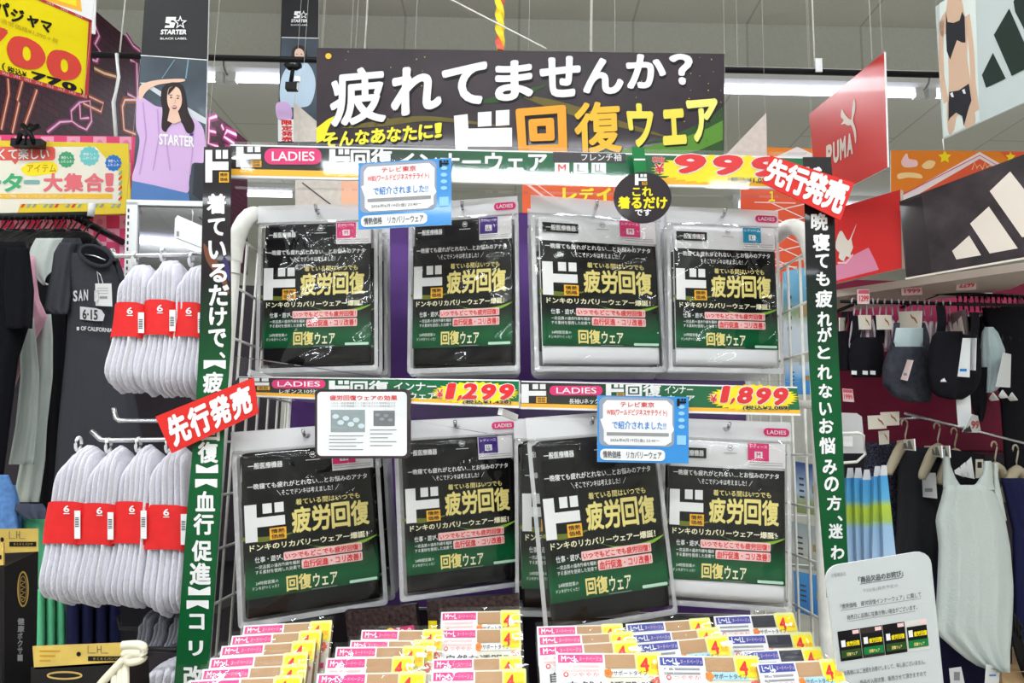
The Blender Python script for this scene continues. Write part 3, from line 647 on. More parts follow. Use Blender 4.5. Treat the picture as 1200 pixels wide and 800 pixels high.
# ================================================================ stocking packs on the sloping tray
SW, SH = .115, .155
m_beige = mat('beige_stocking', (186, 146, 108), .7, bump=.1); m_navy = mat('navy_stocking', (52, 52, 66), .7, bump=.1)
m_cream = mat('pack_cream', (226, 220, 205), .45); m_lb = mat('print_pale_cyan', (170, 215, 235), .4)
def stocking_parts(root, kind):
    hc = {'pink': mat('print_magenta', (222, 60, 140), .4), 'blue': mat('print_royal', (60, 70, 160), .4), 'navy': mat('print_royal')}[kind]
    def body():
        B = Board(None, SW, SH, False); B.slab(rr(.01, 0, .99, 1, .02), .009, m_cream, m_beige)
        B.rect(.0, .0, .46, .30, WHITE, 1); B.rect(.02, .012, .44, .068, hc, 2); B.text('M～L' if kind == 'pink' else 'L～LL', .05, .02, .20, .06, WHITE, 3, .02, 2); B.text('ヌードベージュ', .22, .028, .43, .056, PALEPINK, 3, .0, 1)
        B.rect(.46, .012, .74, .105, m_navy if kind == 'navy' else m_beige, 2)
        for k in range(2): B.rect(.05, .085 + .03 * k, .40, .10 + .03 * k, PALEPINK if kind == 'pink' else GREY, 2)
        B.disc(.09, .15, .025, .018, RED, 2, 10); B.disc(.09, .15, .014, .01, WHITE, 3, 10); B.text('つややか', .14, .135, .40, .165, SALMON, 2, 0, 1)
        B.rrect(.50, .115, .86, .165, .01, m_lb if kind == 'blue' else WHITE, 2); B.text('サポートタイプ', .53, .123, .85, .158, INK, 3, .01, 2)
        for k in range(5): B.disc(.485 + .025 * math.cos(k * 1.257), .14 + .018 * math.sin(k * 1.257), .02, .015, mat('print_flower', (240, 140, 50), .4), 3, 8)
        B.text('自然な透明感', .10, .195, .90, .265, INK, 2, .015)
        for k in range(5): B.disc(.92 + .03 * math.cos(k * 1.257), .20 + .022 * math.sin(k * 1.257), .022, .016, SALMON, 2, 8)
        B.rect(.05, .32, .95, .36, hc, 2); B.rrect(.1, .42, .9, .9, .05, m_beige, 2)
        return B.done('printed_pack', parent=root)
    shared(('sb', kind), 'printed_pack', root, body)
    def st():
        B = Board(None, SW, SH, False); B.base = .0008; B.slab(rr(.745, -.005, .995, .165, .015), .0004, mat('sticker_pale_yellow', (225, 225, 150), .4), None, -.0008)
        B.rrect(.765, .02, .975, .145, .02, YEL, 1); B.text('4', .785, .035, .87, .13, RED, 2, .03); B.text('足組', .885, .075, .965, .115, ORG, 2, .02, 1); return B.done('count_sticker', parent=root)
    shared('sst', 'count_sticker', root, st)
    def fl():
        mb = MB(); nx, ny = 20, 24; rng = random.Random(5); ph = [(rng.uniform(10, 50), rng.uniform(10, 50), rng.uniform(0, 6)) for _ in range(5)]
        vs = []
        for j in range(ny + 1):
            for i in range(nx + 1):
                u = -.02 + 1.04 * i / nx; v = -.03 + 1.05 * j / ny
                vs.append(((u - .5) * SW, (.5 - v) * SH, .0028 + .0009 * sum(math.sin(a * u + b * v + c) for a, b, c in ph) / 2.2))
        mb.add(vs, [(j * (nx + 1) + i, (j + 1) * (nx + 1) + i, (j + 1) * (nx + 1) + i + 1, j * (nx + 1) + i + 1) for j in range(ny) for i in range(nx)], FILM, True)
        return mb.build('clear_wrap', root, local=True)
    shared('sfl', 'clear_wrap', root, fl)
stk = [  # column, kind, top edges back to front (xl, yl, xr, yr)
 ('first column', 'pink', [(286, 733, 390, 727), (272, 745, 378, 738), (260, 757, 371, 750), (247, 771, 362, 764), (238, 784, 361, 778), (222, 797, 356, 791)]),
 ('second column', 'pink', [(424, 738, 520, 738), (411, 750, 510, 750), (394, 758, 499, 757), (383, 771, 486, 769), (372, 789, 500, 787)]),
 ('third column', 'pink', [(517, 717, 610, 715), (515, 737, 611, 736), (507, 772, 612, 769), (506, 786, 617, 784)]),
 ('fourth column', 'pink', [(629, 734, 730, 731), (630, 745, 742, 740), (630, 757, 747, 750), (651, 765, 775, 765)]),
 ('fifth column', 'blue', [(733, 731, 832, 724), (739, 743, 842, 735), (745, 754, 853, 744), (770, 768, 889, 769)]),
 ('sixth column', 'navy', [(836, 722, 930, 718), (851, 744, 951, 741), (869, 763, 962, 758), (886, 777, 984, 772)]),
]
ordw = {4: ['backmost', 'second from the back', 'third from the back', 'front'], 5: ['backmost', 'second from the back', 'middle', 'second from the front', 'front'], 6: ['backmost', 'second from the back', 'third from the back', 'third from the front', 'second from the front', 'front']}
tray = empty('stocking_tray', (0.02, .9, 1.04), 'dark sloping tray under the rows of stocking packs', 'tray')
mb = MB(); mb.loft([[(x, .60, 1.075), (x, .60, 1.085), (x, 1.0, 1.125), (x, 1.0, 1.115)] for x in (-.42, .46)], STEEL, smooth=False); mb.build('tray_base', tray)
for x in (-.41, .45):
    mb = MB(); mb.box(x - .004, x + .004, .62, .99, 1.05, 1.12, STEEL); mb.build('tray_side', tray)
for cn, kind, rows in stk:
    for i, (xl, yl, xr, yr) in enumerate(rows):
        Y = .99 - ((yl + yr) / 2 - 717) / 80 * .17
        k_ = kind if not (kind == 'navy' and i == len(rows) - 1) else 'blue'
        a = P(xl, yl, Y); b = P(xr, yr, Y); w = (b - a).length; ux = (b - a).normalized(); uy = Vector((0, math.sin(.52), math.cos(.52))); uy = (uy - ux * uy.dot(ux)).normalized(); n = ux.cross(uy)
        hgt = SH * 1.0; c = (a + b) / 2 - uy * hgt / 2
        M = Matrix(((ux.x, uy.x, n.x, c.x), (ux.y, uy.y, n.y, c.y), (ux.z, uy.z, n.z, c.z), (0, 0, 0, 1)))
        col = {'pink': 'pink', 'blue': 'blue', 'navy': 'dark blue'}[k_]
        r = empty('stocking_pack', None, f'{col} labelled stocking pack with yellow sticker, {ordw[len(rows)][i]} in the {cn}', 'stocking pack', 'stocking packs on the tray', M @ Matrix.Diagonal((w / SW, hgt / SH, 1, 1)))
        stocking_parts(r, k_)
B = board([(404, 716), (487, 708), (492, 765), (410, 772)], 1.0, th=.012, face=mat('dark_lace_pack', (52, 40, 40), .4, noise=.5, nscale=200), edge=STEEL)
B.poly([(448, 738), (485, 732), (486, 741), (450, 747)], PINK, 1); B.text('7～8', 465, 735, 482, 742, WHITE, 2, .02); B.disc(458, 740, 5, 5, YEL, 2, 14)
B.done('stocking_pack', 'dark brown lace stocking pack leaning behind the second column', 'stocking pack')
B = board([(500, 704), (608, 696), (609, 762), (504, 770)], 1.01, th=.012, face=mat('dark_lace_pack'), edge=STEEL); B.rect(502, 727, 512, 742, YEL, 1)
B.done('stocking_pack', 'dark brown lace stocking pack leaning behind the third column', 'stocking pack')

# ================================================================ white sock bundles
m_sock = mat('white_ribbed_cotton', (222, 220, 230), .85, bump=.5, bscale=350)
m_sockg = mat('grey_ribbed_cotton', (128, 128, 138), .9, bump=.5, bscale=350)
m_band = mat('red_paper_band', (226, 44, 46), .5, noise=.03)
def sock_bundle(ct, cb, cq, yt, yb0, yb1, yq, wt, wb, wq, Y, label, group, n=6, m=m_sock, band=True, dy=.033):
    """top centre, band centre, bottom centre in photo pixels with half widths"""
    base = P(cq, yq, Y); t = empty('sock_bundle', base, label, 'socks', group)
    cx = lambda y: lerp3(y, (yt, ct), ((yb0 + yb1) / 2, cb), (yq, cq)); hw = lambda y: lerp3(y, (yt, wt), ((yb0 + yb1) / 2, wb), (yq, wq))
    rng = random.Random(int(ct * 7 + yt))
    for i in range(n):
        o_ = (i + .5) / n * 2 - 1; mb = MB(); rings = []; K = 26
        y0 = yt + 20 * max(0, -o_) ** 1.6 + 7 * max(0, o_) ** 2 + rng.uniform(0, 2.5); y1 = yq - 7 * o_ * o_ + rng.uniform(-4, 3); jit = rng.uniform(-.004, .004)
        for k in range(K + 1):
            v = k / K; y = y0 + (y1 - y0) * v
            e = min(1, math.sqrt(max(0, 1 - (1 - min(1, v / .16)) ** 2)) + .02); e2 = min(1, math.sqrt(max(0, 1 - (1 - min(1, (1 - v) / .16)) ** 2)) + .02)
            half = hw(y) / n * 1.12; c = cx(y) + o_ * hw(y) * (1 - 1 / n) * (1 - .42 * max(0, 1 - v / .2) ** 2); bulge = 1 + .22 * math.exp(-((v - .82) / .14) ** 2) + .08 * math.exp(-((v - .18) / .12) ** 2)
            C = P(c, y, Y + jit - dy * .9) + Vector((0, dy * .9, 0)); hx = half / F * Y * (.5 + .5 * e * e2); d = dy * e * e2 * bulge
            rings.append([C + Vector((hx * math.cos(a), d * math.sin(a), 0)) for a in [q * math.pi / 7 for q in range(14)]])
        mb.loft(rings, m); mb.build('sock', t)
    if band:
        mb = MB(); rings = []
        for k in range(5):
            y = yb0 + (yb1 - yb0) * k / 4; C = P(cx(y), y, Y - dy * .9) + Vector((0, dy * .9, 0)); hx = hw(y) * 1.03 / F * Y; d = dy * 1.12
            rings.append([C + Vector((hx * math.copysign(abs(math.cos(a)) ** .5, math.cos(a)), d * math.copysign(abs(math.sin(a)) ** .5, math.sin(a)), .0015 * math.sin(3 * a))) for a in [q * math.pi / 14 for q in range(28)]])
        mb.loft(rings, m_band, caps=False)
        bo = mb.build('paper_band', t)
        yf = Y - dy * 1.12 - .001; x0, x1 = cx(yb0) - hw(yb0), cx(yb0) + hw(yb0)
        M, w, h = fit([(x0, yb0), (x1, yb0), (x1, yb1), (x0, yb1)], yf, (yf, yf)); B = Board(M, w, h)
        c = cx(yb0) ; B.text('6', c - 4, yb0 + 4, c + 3, yb0 + 12, WHITE, 1, .02); B.rect(c - 4, yb0 + 13, c + 3, yb0 + 14, WHITE, 1); B.done('band_number', parent=t)
        B = Board(M, w, h); xr_ = cx(yb1) + hw(yb1) * .95; B.rect(xr_ - 7, yb0 + 10, xr_, yb1 - 6, WHITE, 1)
        for k in range(6): B.rect(xr_ - 6, yb0 + 18 + 2 * k, xr_ - 1.5, yb0 + 19 + 2 * k, INK, 2)
        B.done('barcode_label', parent=t)
        mb = MB(); pc = P(ct, yt + 1, Y); mb.tube([pc + Vector((0, .007 * math.cos(a), .009 * math.sin(a))) for a in [q * math.pi / 6 for q in range(12)]], .0022, PLAST, 6, closed=True); mb.build('hang_loop', t)
    return t
def lerp3(y, a, b, c):
    if y <= b[0]: t = (y - a[0]) / (b[0] - a[0]); return a[1] + (b[1] - a[1]) * max(0, t)
    t = (y - b[0]) / (c[0] - b[0]); return b[1] + (c[1] - b[1]) * t
g = 'white sock bundles with red bands'
for args, nm in [((158, 151, 141, 302, 356, 396, 461, 19, 20, 26), 'white sock bundle with red band, leftmost on the upper hook'), ((191, 187, 179, 297, 353, 394, 464, 21, 20, 27), 'white sock bundle with red band, middle on the upper hook'), ((224, 221, 213, 303, 356, 396, 465, 20, 19, 27), 'white sock bundle with red band, against the left banner on the upper hook')]:
    sock_bundle(*args, 1.03, nm, g)
for args, nm in [((92, 74, 66, 519, 588, 637, 714, 24, 23, 25), 'white sock bundle with red band, leftmost on the lower hook'), ((127, 114, 103, 521, 590, 638, 716, 22, 22, 26), 'white sock bundle with red band, second on the lower hook'), ((162, 153, 143, 520, 588, 637, 718, 21, 21, 27), 'white sock bundle with red band, third on the lower hook'), ((197, 195, 190, 521, 592, 644, 727, 26, 26, 28), 'white sock bundle with red band, against the left banner on the lower hook')]:
    sock_bundle(*args, 1.02, nm, g)
def sock_hook(pts, Y, label, m=CHROME, r=.0035, dz=0):
    mb = MB(); mb.tube([P(x, y, Y + dz * i) for i, (x, y) in enumerate(pts)], r, m, 10); return tag(mb.build('display_hook'), label, 'hook')
sock_hook([(133, 478), (136, 490), (140, 493), (245, 493)], 1.05, 'silver hook with upturned tip holding nothing above the lower socks')
sock_hook([(107, 505), (118, 515), (126, 516), (250, 514)], 1.02, 'silver hook with upturned tip carrying the lower white socks')
sock_hook([(131, 292), (136, 300), (250, 298)], 1.03, 'silver hook carrying the upper white socks')
sock_hook([(139, 722), (141, 735), (230, 738)], 1.04, 'black hook carrying the dark grey socks', STEEL)
sock_hook([(160, 760), (225, 762)], .97, 'black hook below the dark grey socks', STEEL)
for i, nm in enumerate(('leftmost', 'middle', 'rightmost')):
    c = 172 + 18 * i; sock_bundle(c, c - 3, c - 8, 716, 735, 740, 766 - 2 * i, 10, 10, 11, 1.06, f'dark grey folded socks, {nm} on the black hook under the white socks', 'dark grey socks on the black hook', 3, m_sockg, False)
sock_bundle(190, 182, 176, 778, 800, 812, 840, 28, 30, 32, 1.01, 'pale grey socks at the bottom beside the white basket', None, 5, m_sock, False)
# ================================================================ left side: boards and posters
m_brick = None
def brickmat():
    m = mat('printed_maroon_brick', (70, 26, 44), .5); nt = m.node_tree; b = nt.nodes['Principled BSDF']; tc = nt.nodes.new('ShaderNodeTexCoord'); br = nt.nodes.new('ShaderNodeTexBrick')
    br.inputs['Color1'].default_value = lin((74, 28, 48)); br.inputs['Color2'].default_value = lin((60, 22, 40)); br.inputs['Mortar'].default_value = lin((40, 16, 30)); br.inputs['Scale'].default_value = 9
    nt.links.new(tc.outputs['Object'], br.inputs['Vector']); nt.links.new(br.outputs['Color'], b.inputs['Base Color']); return m
q = [(-20, -100), (290, 165), (290, 322), (-20, 172)]
B = board(q, 2.3, (2.2, 3.83), th=.01, face=brickmat(), edge=STEEL)
NP, NO, NC, NY = mat('neon_pink', (250, 140, 220), .4), mat('neon_orange', (250, 140, 70), .4), mat('neon_core', (255, 225, 235), .4), mat('neon_yellow', (250, 230, 120), .4)
NH = mat('neon_halo', (140, 45, 95), .5); NHO = mat('neon_halo_orange', (150, 70, 40), .5)
def neon(pts, m, h, w=2.2, closed=False):
    B.ribbon(pts, w * 2.2, h, 1, closed); B.ribbon(pts, w * .9, m, 2, closed); B.ribbon(pts, w * .4, NC, 3, closed)
for pts, m, h, c in [
    ([(55, 155), (70, 143), (84, 142), (83, 130), (93, 120), (105, 118), (107, 142), (101, 152), (92, 148), (84, 142)], NP, NH, 0), ([(93, 122), (94, 139), (104, 138)], NP, NH, 0),
    ([(1, 152), (10, 110), (9, 92)], NO, NHO, 0), ([(14, 156), (22, 120), (20, 118), (26, 95)], NO, NHO, 0), ([(25, 157), (36, 126), (43, 105)], NO, NHO, 0),
    ([(97, 121), (118, 131), (121, 121), (104, 113)], NO, NHO, 0), ([(111, 30), (116, 42), (111, 52), (117, 60), (113, 72), (108, 70)], NP, NH, 0), ([(110, 80), (122, 86), (136, 90)], NY, NHO, 0),
    ([(152, 70), (160, 74), (161, 116), (149, 110)], NP, NH, 0), ([(160, 117), (146, 117), (143, 125), (145, 152), (160, 158)], NO, NHO, 0), ([(147, 40), (156, 54), (164, 60)], NP, NH, 0),
    ([(254, 136), (245, 139), (244, 168), (256, 172)], NP, NH, 0), ([(244, 153), (253, 155)], NP, NH, 0), ([(259, 146), (262, 152)], NP, NH, 0), ([(277, 158), (266, 153), (262, 160), (274, 168), (276, 176), (264, 174)], NP, NH, 0)]:
    neon(pts, m, h, 2.2, c)
B.done('neon_wall_sign', 'maroon brick patterned sign board with pink and orange neon line art', 'sign')
# pink checked board
q = [(-60, 157), (161, 160), (152, 420), (-60, 420)]
B = board(q, 2.2, th=.01, face=mat('checked_pink', (226, 70, 120), .5), edge=PINK); mp2 = mat('checked_pale', (238, 160, 190), .5)
for i in range(14):
    for j in range(16):
        if (i + j) % 2: x = -60 + 15.4 * i; y = 160 + 15.4 * j; B.rect(x, y, min(x + 15.4, 154), y + 15.4, mp2, 1); B.disc(x + 7.7, y + 7.7, 4, 4, mat('checked_mid', (228, 120, 165), .5), 2, 6) if x < 148 else None
B.done('hanging_board', 'pink checkered board behind the black clothes hangers', 'board')
q = [(-70, 163), (150, 168), (153, 250), (-70, 256)]
B = board(q, 2.12, (2.10, 2.13), th=.006, face=mat('sign_yellow', (228, 200, 50), .45), edge=YEL); m_g1 = mat('print_cream_white', (232, 226, 212), .5)
B.poly([(-66, 172), (62, 172), (112, 172), (128, 190), (140, 202), (141, 238), (24, 239), (20, 252), (-66, 252)], m_g1, 1)
B.rrect(-40, 172, 65, 188, 4, mat('print_coral', (224, 96, 84), .5), 2); B.text('さくて楽しい', -14, 174, 58, 187, WHITE, 3, .02); B.poly([(14, 188), (22, 188), (18, 193)], mat('print_coral'), 2)
B.blob([(25, 199), (32, 192), (45, 190), (60, 189), (67, 194), (66, 202), (50, 205), (34, 206)], YEL, 2); B.text('アイテム', 32, 193, 66, 202, mat('print_ochre', (190, 140, 40), .5), 3, .01)
for x, y, r, c in ((78, 187, 10, (70, 160, 110)), (105, 183, 12, (110, 195, 195)), (133, 191, 10, (40, 110, 190))):
    B.poly([(x + r * (1 - .12 * (i % 2)) * math.cos(i * .2618), y + r * (1 - .12 * (i % 2)) * math.sin(i * .2618)) for i in range(24)], mat('badge%d' % x, c, .5), 2)
    B.text('軽い', x - r * .6, y - 4, x + r * .6, y - .5, WHITE, 3, 0, 1); B.text('ふわふわ', x - r * .7, y + .5, x + r * .7, y + 4, WHITE, 3, 0, 1)
B.otext('タ', 3, 203, 27, 225, mat('print_mid_green', (70, 170, 110), .5), WHITE, 3, .04, .03); B.rrect(28, 211, 47, 216, 2, mat('print_teal', (130, 175, 170), .5), 3); B.rrect(-14, 211, 2, 216, 2, mat('print_teal'), 3)
for i, ch in enumerate('大集合！'): B.text(ch, 51 + 24 * i, 203, 74 + 24 * i - (i == 3) * 12, 225, mat('print_rose', (226, 110, 120), .5), 3, .04)
B.rect(-60, 227, 132, 233, mat('print_amber', (240, 190, 60), .5), 2); B.text('みんなで選べるバラエティ', -20, 228.5, 75, 231.5, m_g1, 3, 0, 1)
for i in range(18): B.poly([(24 + 6.6 * i, 243), (27 + 6.6 * i, 239), (30 + 6.6 * i, 239), (27 + 6.6 * i, 243)], [RED, mat('print_teal'), GREY][i % 3], 3) if i % 4 != 3 else None
for i in range(6): B.poly([(139, 236 - 6 * i), (143, 232 - 6 * i), (143, 229 - 6 * i), (139, 233 - 6 * i)], [RED, mat('print_teal')][i % 2], 3)
B.done('hanging_sign', 'yellow sign reading a big gathering of items above the black hangers', 'sign')
mb = MB(); c = P(35, 160, 2.09)
for dx in (-.025, .0, .025): mb.tube([c + Vector((dx, -.01, -.03)), c + Vector((dx * .6, -.02, 0)), c + Vector((-dx, 0, .035))], .008, BLKPL, 8)
mb.box(c.x - .045, c.x + .045, 2.075, 2.10, c.z - .035, c.z - .012, BLKPL); tag(mb.build('clip'), 'black clip on top of the yellow sign', 'clip')
# yellow price sign
q = [(-60, -48), (108, 24), (103, 116), (-60, 70)]
B = board(q, 1.35, (1.18, 1.52), th=.003, face=mat('sign_bright_yellow', (250, 228, 20), .35), edge=RED); f = lambda u, v: bl(q, u, v)
bd = mat('print_border_red', (196, 60, 66), .5)
for a, b in (((0, 0), (1, .035)), ((0, .955), (1, 1)), ((.975, 0), (1, 1))): B.poly([f(a[0], a[1]), f(b[0], a[1]), f(b[0], b[1]), f(a[0], b[1])], bd, 1)
for i in range(12): B.tq('SALE', [f(.06 + .08 * i, .962), f(.11 + .08 * i, .962), f(.11 + .08 * i, .993), f(.06 + .08 * i, .993)], PALEPINK, 2, 0, 1)
for i in range(4): B.tq('SALE', [f(.58 + .1 * i, .005), f(.63 + .1 * i, .005), f(.63 + .1 * i, .03), f(.58 + .1 * i, .03)], PALEPINK, 2, 0, 1)
for ch, x, y, s_ in (('パ', 2, 10, 17), ('ジ', 20, 18, 16), ('ャ', 38, 25, 14), ('マ', 54, 31, 13)): B.tq(ch, [(x - s_ / 2, y - s_ / 2 - 1), (x + s_ / 2, y - s_ / 2 + 2.5), (x + s_ / 2, y + s_ / 2 + 2), (x - s_ / 2, y + s_ / 2 - 1)], BLACK, 2, .04)
B.tq('通常価格¥1,090＋税', [(0, 21), (68, 46), (67, 52), (0, 27)], mat('print_dark_yellow', (200, 170, 40), .5), 2)
mo = mat('print_red_orange', (226, 74, 62), .4)
for ch, qq in (('7', [(-30, 24), (10, 35), (0, 76), (-34, 66)]), ('0', [(8, 36), (53, 52), (53, 84), (7, 78)]), ('0', [(54, 53), (96, 66), (94, 96), (54, 92)])): B.tq(ch, qq, mo, 2, .06, 5)
B.tq('(', [(2, 72), (6, 74), (6, 84), (2, 83)], BLACK, 2); B.tq('税込¥', [(8, 77), (31, 84), (30, 91), (8, 85)], BLACK, 2, .02)
for i, ch in enumerate('770'): B.tq(ch, [(36 + 18 * i, 83 + 5.5 * i), (54 + 18 * i, 88 + 5.5 * i), (53 + 18 * i, 98 + 5.2 * i), (36 + 18 * i, 92 + 5.5 * i)], BLACK, 2, .06)
B.tq(')', [(93, 103), (97, 104), (97, 112), (93, 111)], BLACK, 2)
B.done('hanging_sign', 'yellow 700 yen price sign with red border at the top left corner', 'sign')
B = board([(46, -30), (113, -14), (112, 40), (44, 24)], 1.62, (1.58, 1.68), th=.003, face=WHITE, edge=PLAST); B.poly([(40, -40), (92, -20), (96, 14), (50, 0)], ORG, 1); B.poly([(44, -32), (86, -18), (90, 8), (52, -4)], YEL, 2)
B.done('hanging_sign', 'white edged sign peeking out behind the yellow price sign', 'sign')
# ---- posters of people (flat prints)
def starter(B, cx, cy, s):
    f = lambda x, y: (cx + x * s, cy + y * s)
    B.poly([f(*p) for p in ((-9, -12), (3, -12), (2, -8), (-3, -8), (-4, -6), (2, -5), (0, 1), (-11, 1), (-10, -2), (-5, -2), (-4.5, -4), (-10, -5))], WHITE, 3)
    B.poly([f(8 + (8.5 if i % 2 == 0 else 3.6) * math.sin(i * math.pi / 5), -5 - (8.5 if i % 2 == 0 else 3.6) * math.cos(i * math.pi / 5)) for i in range(10)], WHITE, 4)
    B.poly([f(8 + (5.4 if i % 2 == 0 else 2.2) * math.sin(i * math.pi / 5), -5 - (5.4 if i % 2 == 0 else 2.2) * math.cos(i * math.pi / 5)) for i in range(10)], BLACK, 5)
    B.text('STARTER', *f(-16, 3), *f(15, 9), WHITE, 3, .04, it=1 * s); B.text('BLACK LABEL', *f(-16, 12.5), *f(16, 15), WHITE, 3, .01)
q = [(171, -22), (245, -22), (239, 238), (154, 234)]
m_pbg = mat('print_slate', (66, 76, 88), .35, coat=.1, noise=.25, nscale=5); m_lav = mat('print_lavender', (206, 172, 218), .45); m_lav2 = mat('print_lavender_dark', (182, 146, 196), .45); m_den = mat('print_denim', (82, 120, 178), .5)
B = board(q, 1.72, th=.004, face=mat('poster_black', (30, 29, 33), .35, coat=.08), edge=PLAST)
starter(B, 204, 32, .98)
B.poly([(165.5, 66), (243, 71), (239, 238), (154, 234)], m_pbg, 1); B.ribbon([(165, 65), (243, 70.5)], 1, WHITE, 2)
B.poly([(164, 97), (172, 97), (242, 139), (242, 146), (230, 141)], mat('print_pale_beam', (200, 205, 215), .4), 2)
B.ribbon([(190, 92), (205, 70)], 1, mat('print_teal_line', (110, 150, 165), .4), 2); B.ribbon([(218, 92), (221, 70)], 1.6, mat('print_teal_line'), 2)
B.blob([(163, 108), (166, 100), (180, 95), (200, 93), (216, 93), (215, 96), (196, 98), (182, 101), (172, 108), (165, 118)], SKIN, 4)
B.blob([(162, 113), (170, 116), (182, 124), (190, 126), (200, 130), (215, 134), (228, 139), (238, 150), (241, 170), (240, 190), (226, 192), (222, 212), (220, 226), (200, 224), (180, 217), (156, 213), (160, 190), (164, 165), (160, 150), (160, 128)], m_lav, 3)
for pts in ([(185, 128), (187, 160), (180, 200)], [(228, 145), (226, 180), (223, 205)], [(196, 170), (200, 200)], [(168, 120), (172, 160), (164, 205)]): B.ribbon(pts, 1.6, m_lav2, 4)
B.poly([(155, 212), (180, 217), (222, 227), (223, 237.5), (154, 234)], m_den, 4)
B.blob([(192, 102), (203, 97), (214, 100), (218, 112), (221, 130), (228, 145), (227, 155), (220, 156), (214, 145), (208, 140), (198, 150), (195, 155), (190, 150), (191, 130), (189, 115)], HAIR, 5)
B.blob([(198, 106), (204, 102), (211, 105), (214, 115), (213, 125), (207, 133), (201, 130), (197, 120)], SKIN, 7); B.poly([(200, 128), (209, 130), (213, 142), (205, 146), (197, 142)], SKIN, 6)
B.disc(205.5, 126.5, 3, 2.2, mat('print_lip', (150, 50, 60), .4), 8, 10); B.rect(203.4, 125.6, 207.6, 126.6, WHITE, 9); B.disc(201.5, 115, 1.5, .8, HAIR, 8, 8); B.disc(209.5, 116, 1.5, .8, HAIR, 8, 8); B.ribbon([(199.5, 112.5), (203, 112)], .8, HAIR, 8); B.ribbon([(208, 112.5), (211.5, 113.5)], .8, HAIR, 8); B.blob([(198, 112), (200, 104), (207, 102), (203, 107)], HAIR, 8); B.ribbon([(206, 116), (206.6, 121), (205, 122)], .6, mat('print_skin_shade', (200, 155, 140), .5), 8)
B.text('STARTER', 187, 157, 228, 170, WHITE, 5, .03, sl=3); B.disc(225, 158, 2.5, 2, mat('print_violet2', (90, 60, 140), .4), 5, 8)
B.poly([(228, 193), (240, 191), (239, 238), (226, 228)], mat('print_shadow_slate', (52, 54, 62), .4), 3)
B.done('hanging_poster', 'tall black poster of a person in a lavender tee with hand on head', 'poster')
q = [(331, -30), (374, -30), (371, 172), (325, 172)]
B = board(q, 2.15, th=.004, face=mat('poster_black'), edge=PLAST); starter(B, 351, 21, .62)
B.poly([(330, 44), (373.5, 45), (371, 172), (325, 172)], m_pbg, 1); B.ribbon([(330, 44), (374, 45)], .9, WHITE, 2)
B.blob([(343, 58), (350, 53), (358, 57), (360, 68), (356, 76), (346, 75), (342, 68)], HAIR, 3); B.blob([(346, 60), (351, 57), (356, 61), (356, 69), (351, 74), (346, 69)], SKIN, 4)
B.blob([(345, 72), (357, 72), (366, 82), (370, 100), (364, 122), (350, 126), (332, 124), (328, 112), (330, 92), (336, 80)], mat('print_ice_blue', (188, 208, 228), .45), 3)
B.disc(348.5, 64, 1, .6, HAIR, 5, 8); B.disc(353.5, 64, 1, .6, HAIR, 5, 8); B.disc(351, 70, 1.6, .7, mat('print_lip'), 5, 8)
B.blob([(324, 122), (336, 120), (342, 128), (341, 140), (326, 140)], m_lav, 4); B.rect(326, 140, 345, 166, WHITE, 4)
for i, ch in enumerate('限定発売'): B.text(ch, 330, 141 + 6.5 * i, 343, 147 + 6.5 * i, RED, 5, .04)
B.done('hanging_poster', 'narrow poster of a person in a pale blue jacket left of the big black sign', 'poster')
mb = MB(); c = P(344, 76, 1.93)
mb.tube([c + Vector((-.018, 0, .0)), c + Vector((-.008, -.008, -.012)), c + Vector((0, 0, -.004)), c + Vector((.008, -.008, -.012)), c + Vector((.018, 0, 0))], .009, BLKPL, 8); mb.tube([c + Vector((0, 0, 0)), c + Vector((-.004, 0, -.05))], .006, BLKPL, 8); mb.box(c.x - .016, c.x + .016, 1.92, 1.94, c.z - .075, c.z - .055, BLKPL); mb.box(c.x + .006, c.x + .02, 1.925, 1.935, c.z - .05, c.z - .035, PLAST)
tag(mb.build('clip'), 'black double clip on the pipe in front of the narrow poster', 'clip')
# beige boards seen edge on
for qq, Y, nm in (([(344, 119), (372, 143), (372, 166), (344, 166)], 2.0, 'pale board with slanted top left of the big black sign'), ([(850, 182), (898, 132), (899, 190), (850, 190)], 1.9, 'pale board with slanted top right of the big black sign')):
    B = board(qq, Y, (Y, Y), th=.004, face=mat('pale_board', (206, 196, 188), .6, noise=.04), edge=PLAST); B.done('hanging_board', nm, 'board')
# ---- mirror and white plate beside the left banner
t = empty('mirror_panel', P(197, 320, 1.62), 'white framed mirror behind the upper white socks', 'mirror')
q = [(154, 240), (240, 241), (240, 352), (150, 352)]; M, w, h = fit(q, 1.62)
B = Board(M, w, h); B.slab(q, .006, mat('mirror_glass', (150, 150, 158), .03, metal=1), PLAST); B.done('mirror_glass', parent=t)
B = Board(M, w, h)
for a in ([(150, 238), (163, 238), (160, 352), (146, 352)], [(150, 235), (242, 237), (242, 243), (150, 241)]):
    B.slab(a, .012, PLAST, PLAST, -.008)
for k in range(14): B.rect(151.5 - .2 * k, 246 + 7.5 * k, 153.5 - .2 * k, 250 + 7.5 * k, INK, 18)
B.done('mirror_frame', parent=t)
B = board([(206, 253), (240, 268), (240, 298), (204, 283)], 1.28, (1.28, 1.28), th=.003, face=PLAST, pts=[(208, 252), (238, 265), (241, 270), (241, 296), (237, 298), (208, 287), (204, 282), (205, 256)]); B.ribbon([(207, 279), (238, 291)], .8, GREY, 1); B.rect(207, 271, 210, 277, GREY, 1)
o = B.done('hanging_plate', 'white rounded plastic plate in front of the mirror', 'sign plate'); mb = MB(); mb.tube([P(225, 262, 1.283), P(225, 262, 1.28) + Vector((0, 0, .02)), P(225, 246, 1.60)], .0015, WIRE, 6); mb.build('hook_wire', o)

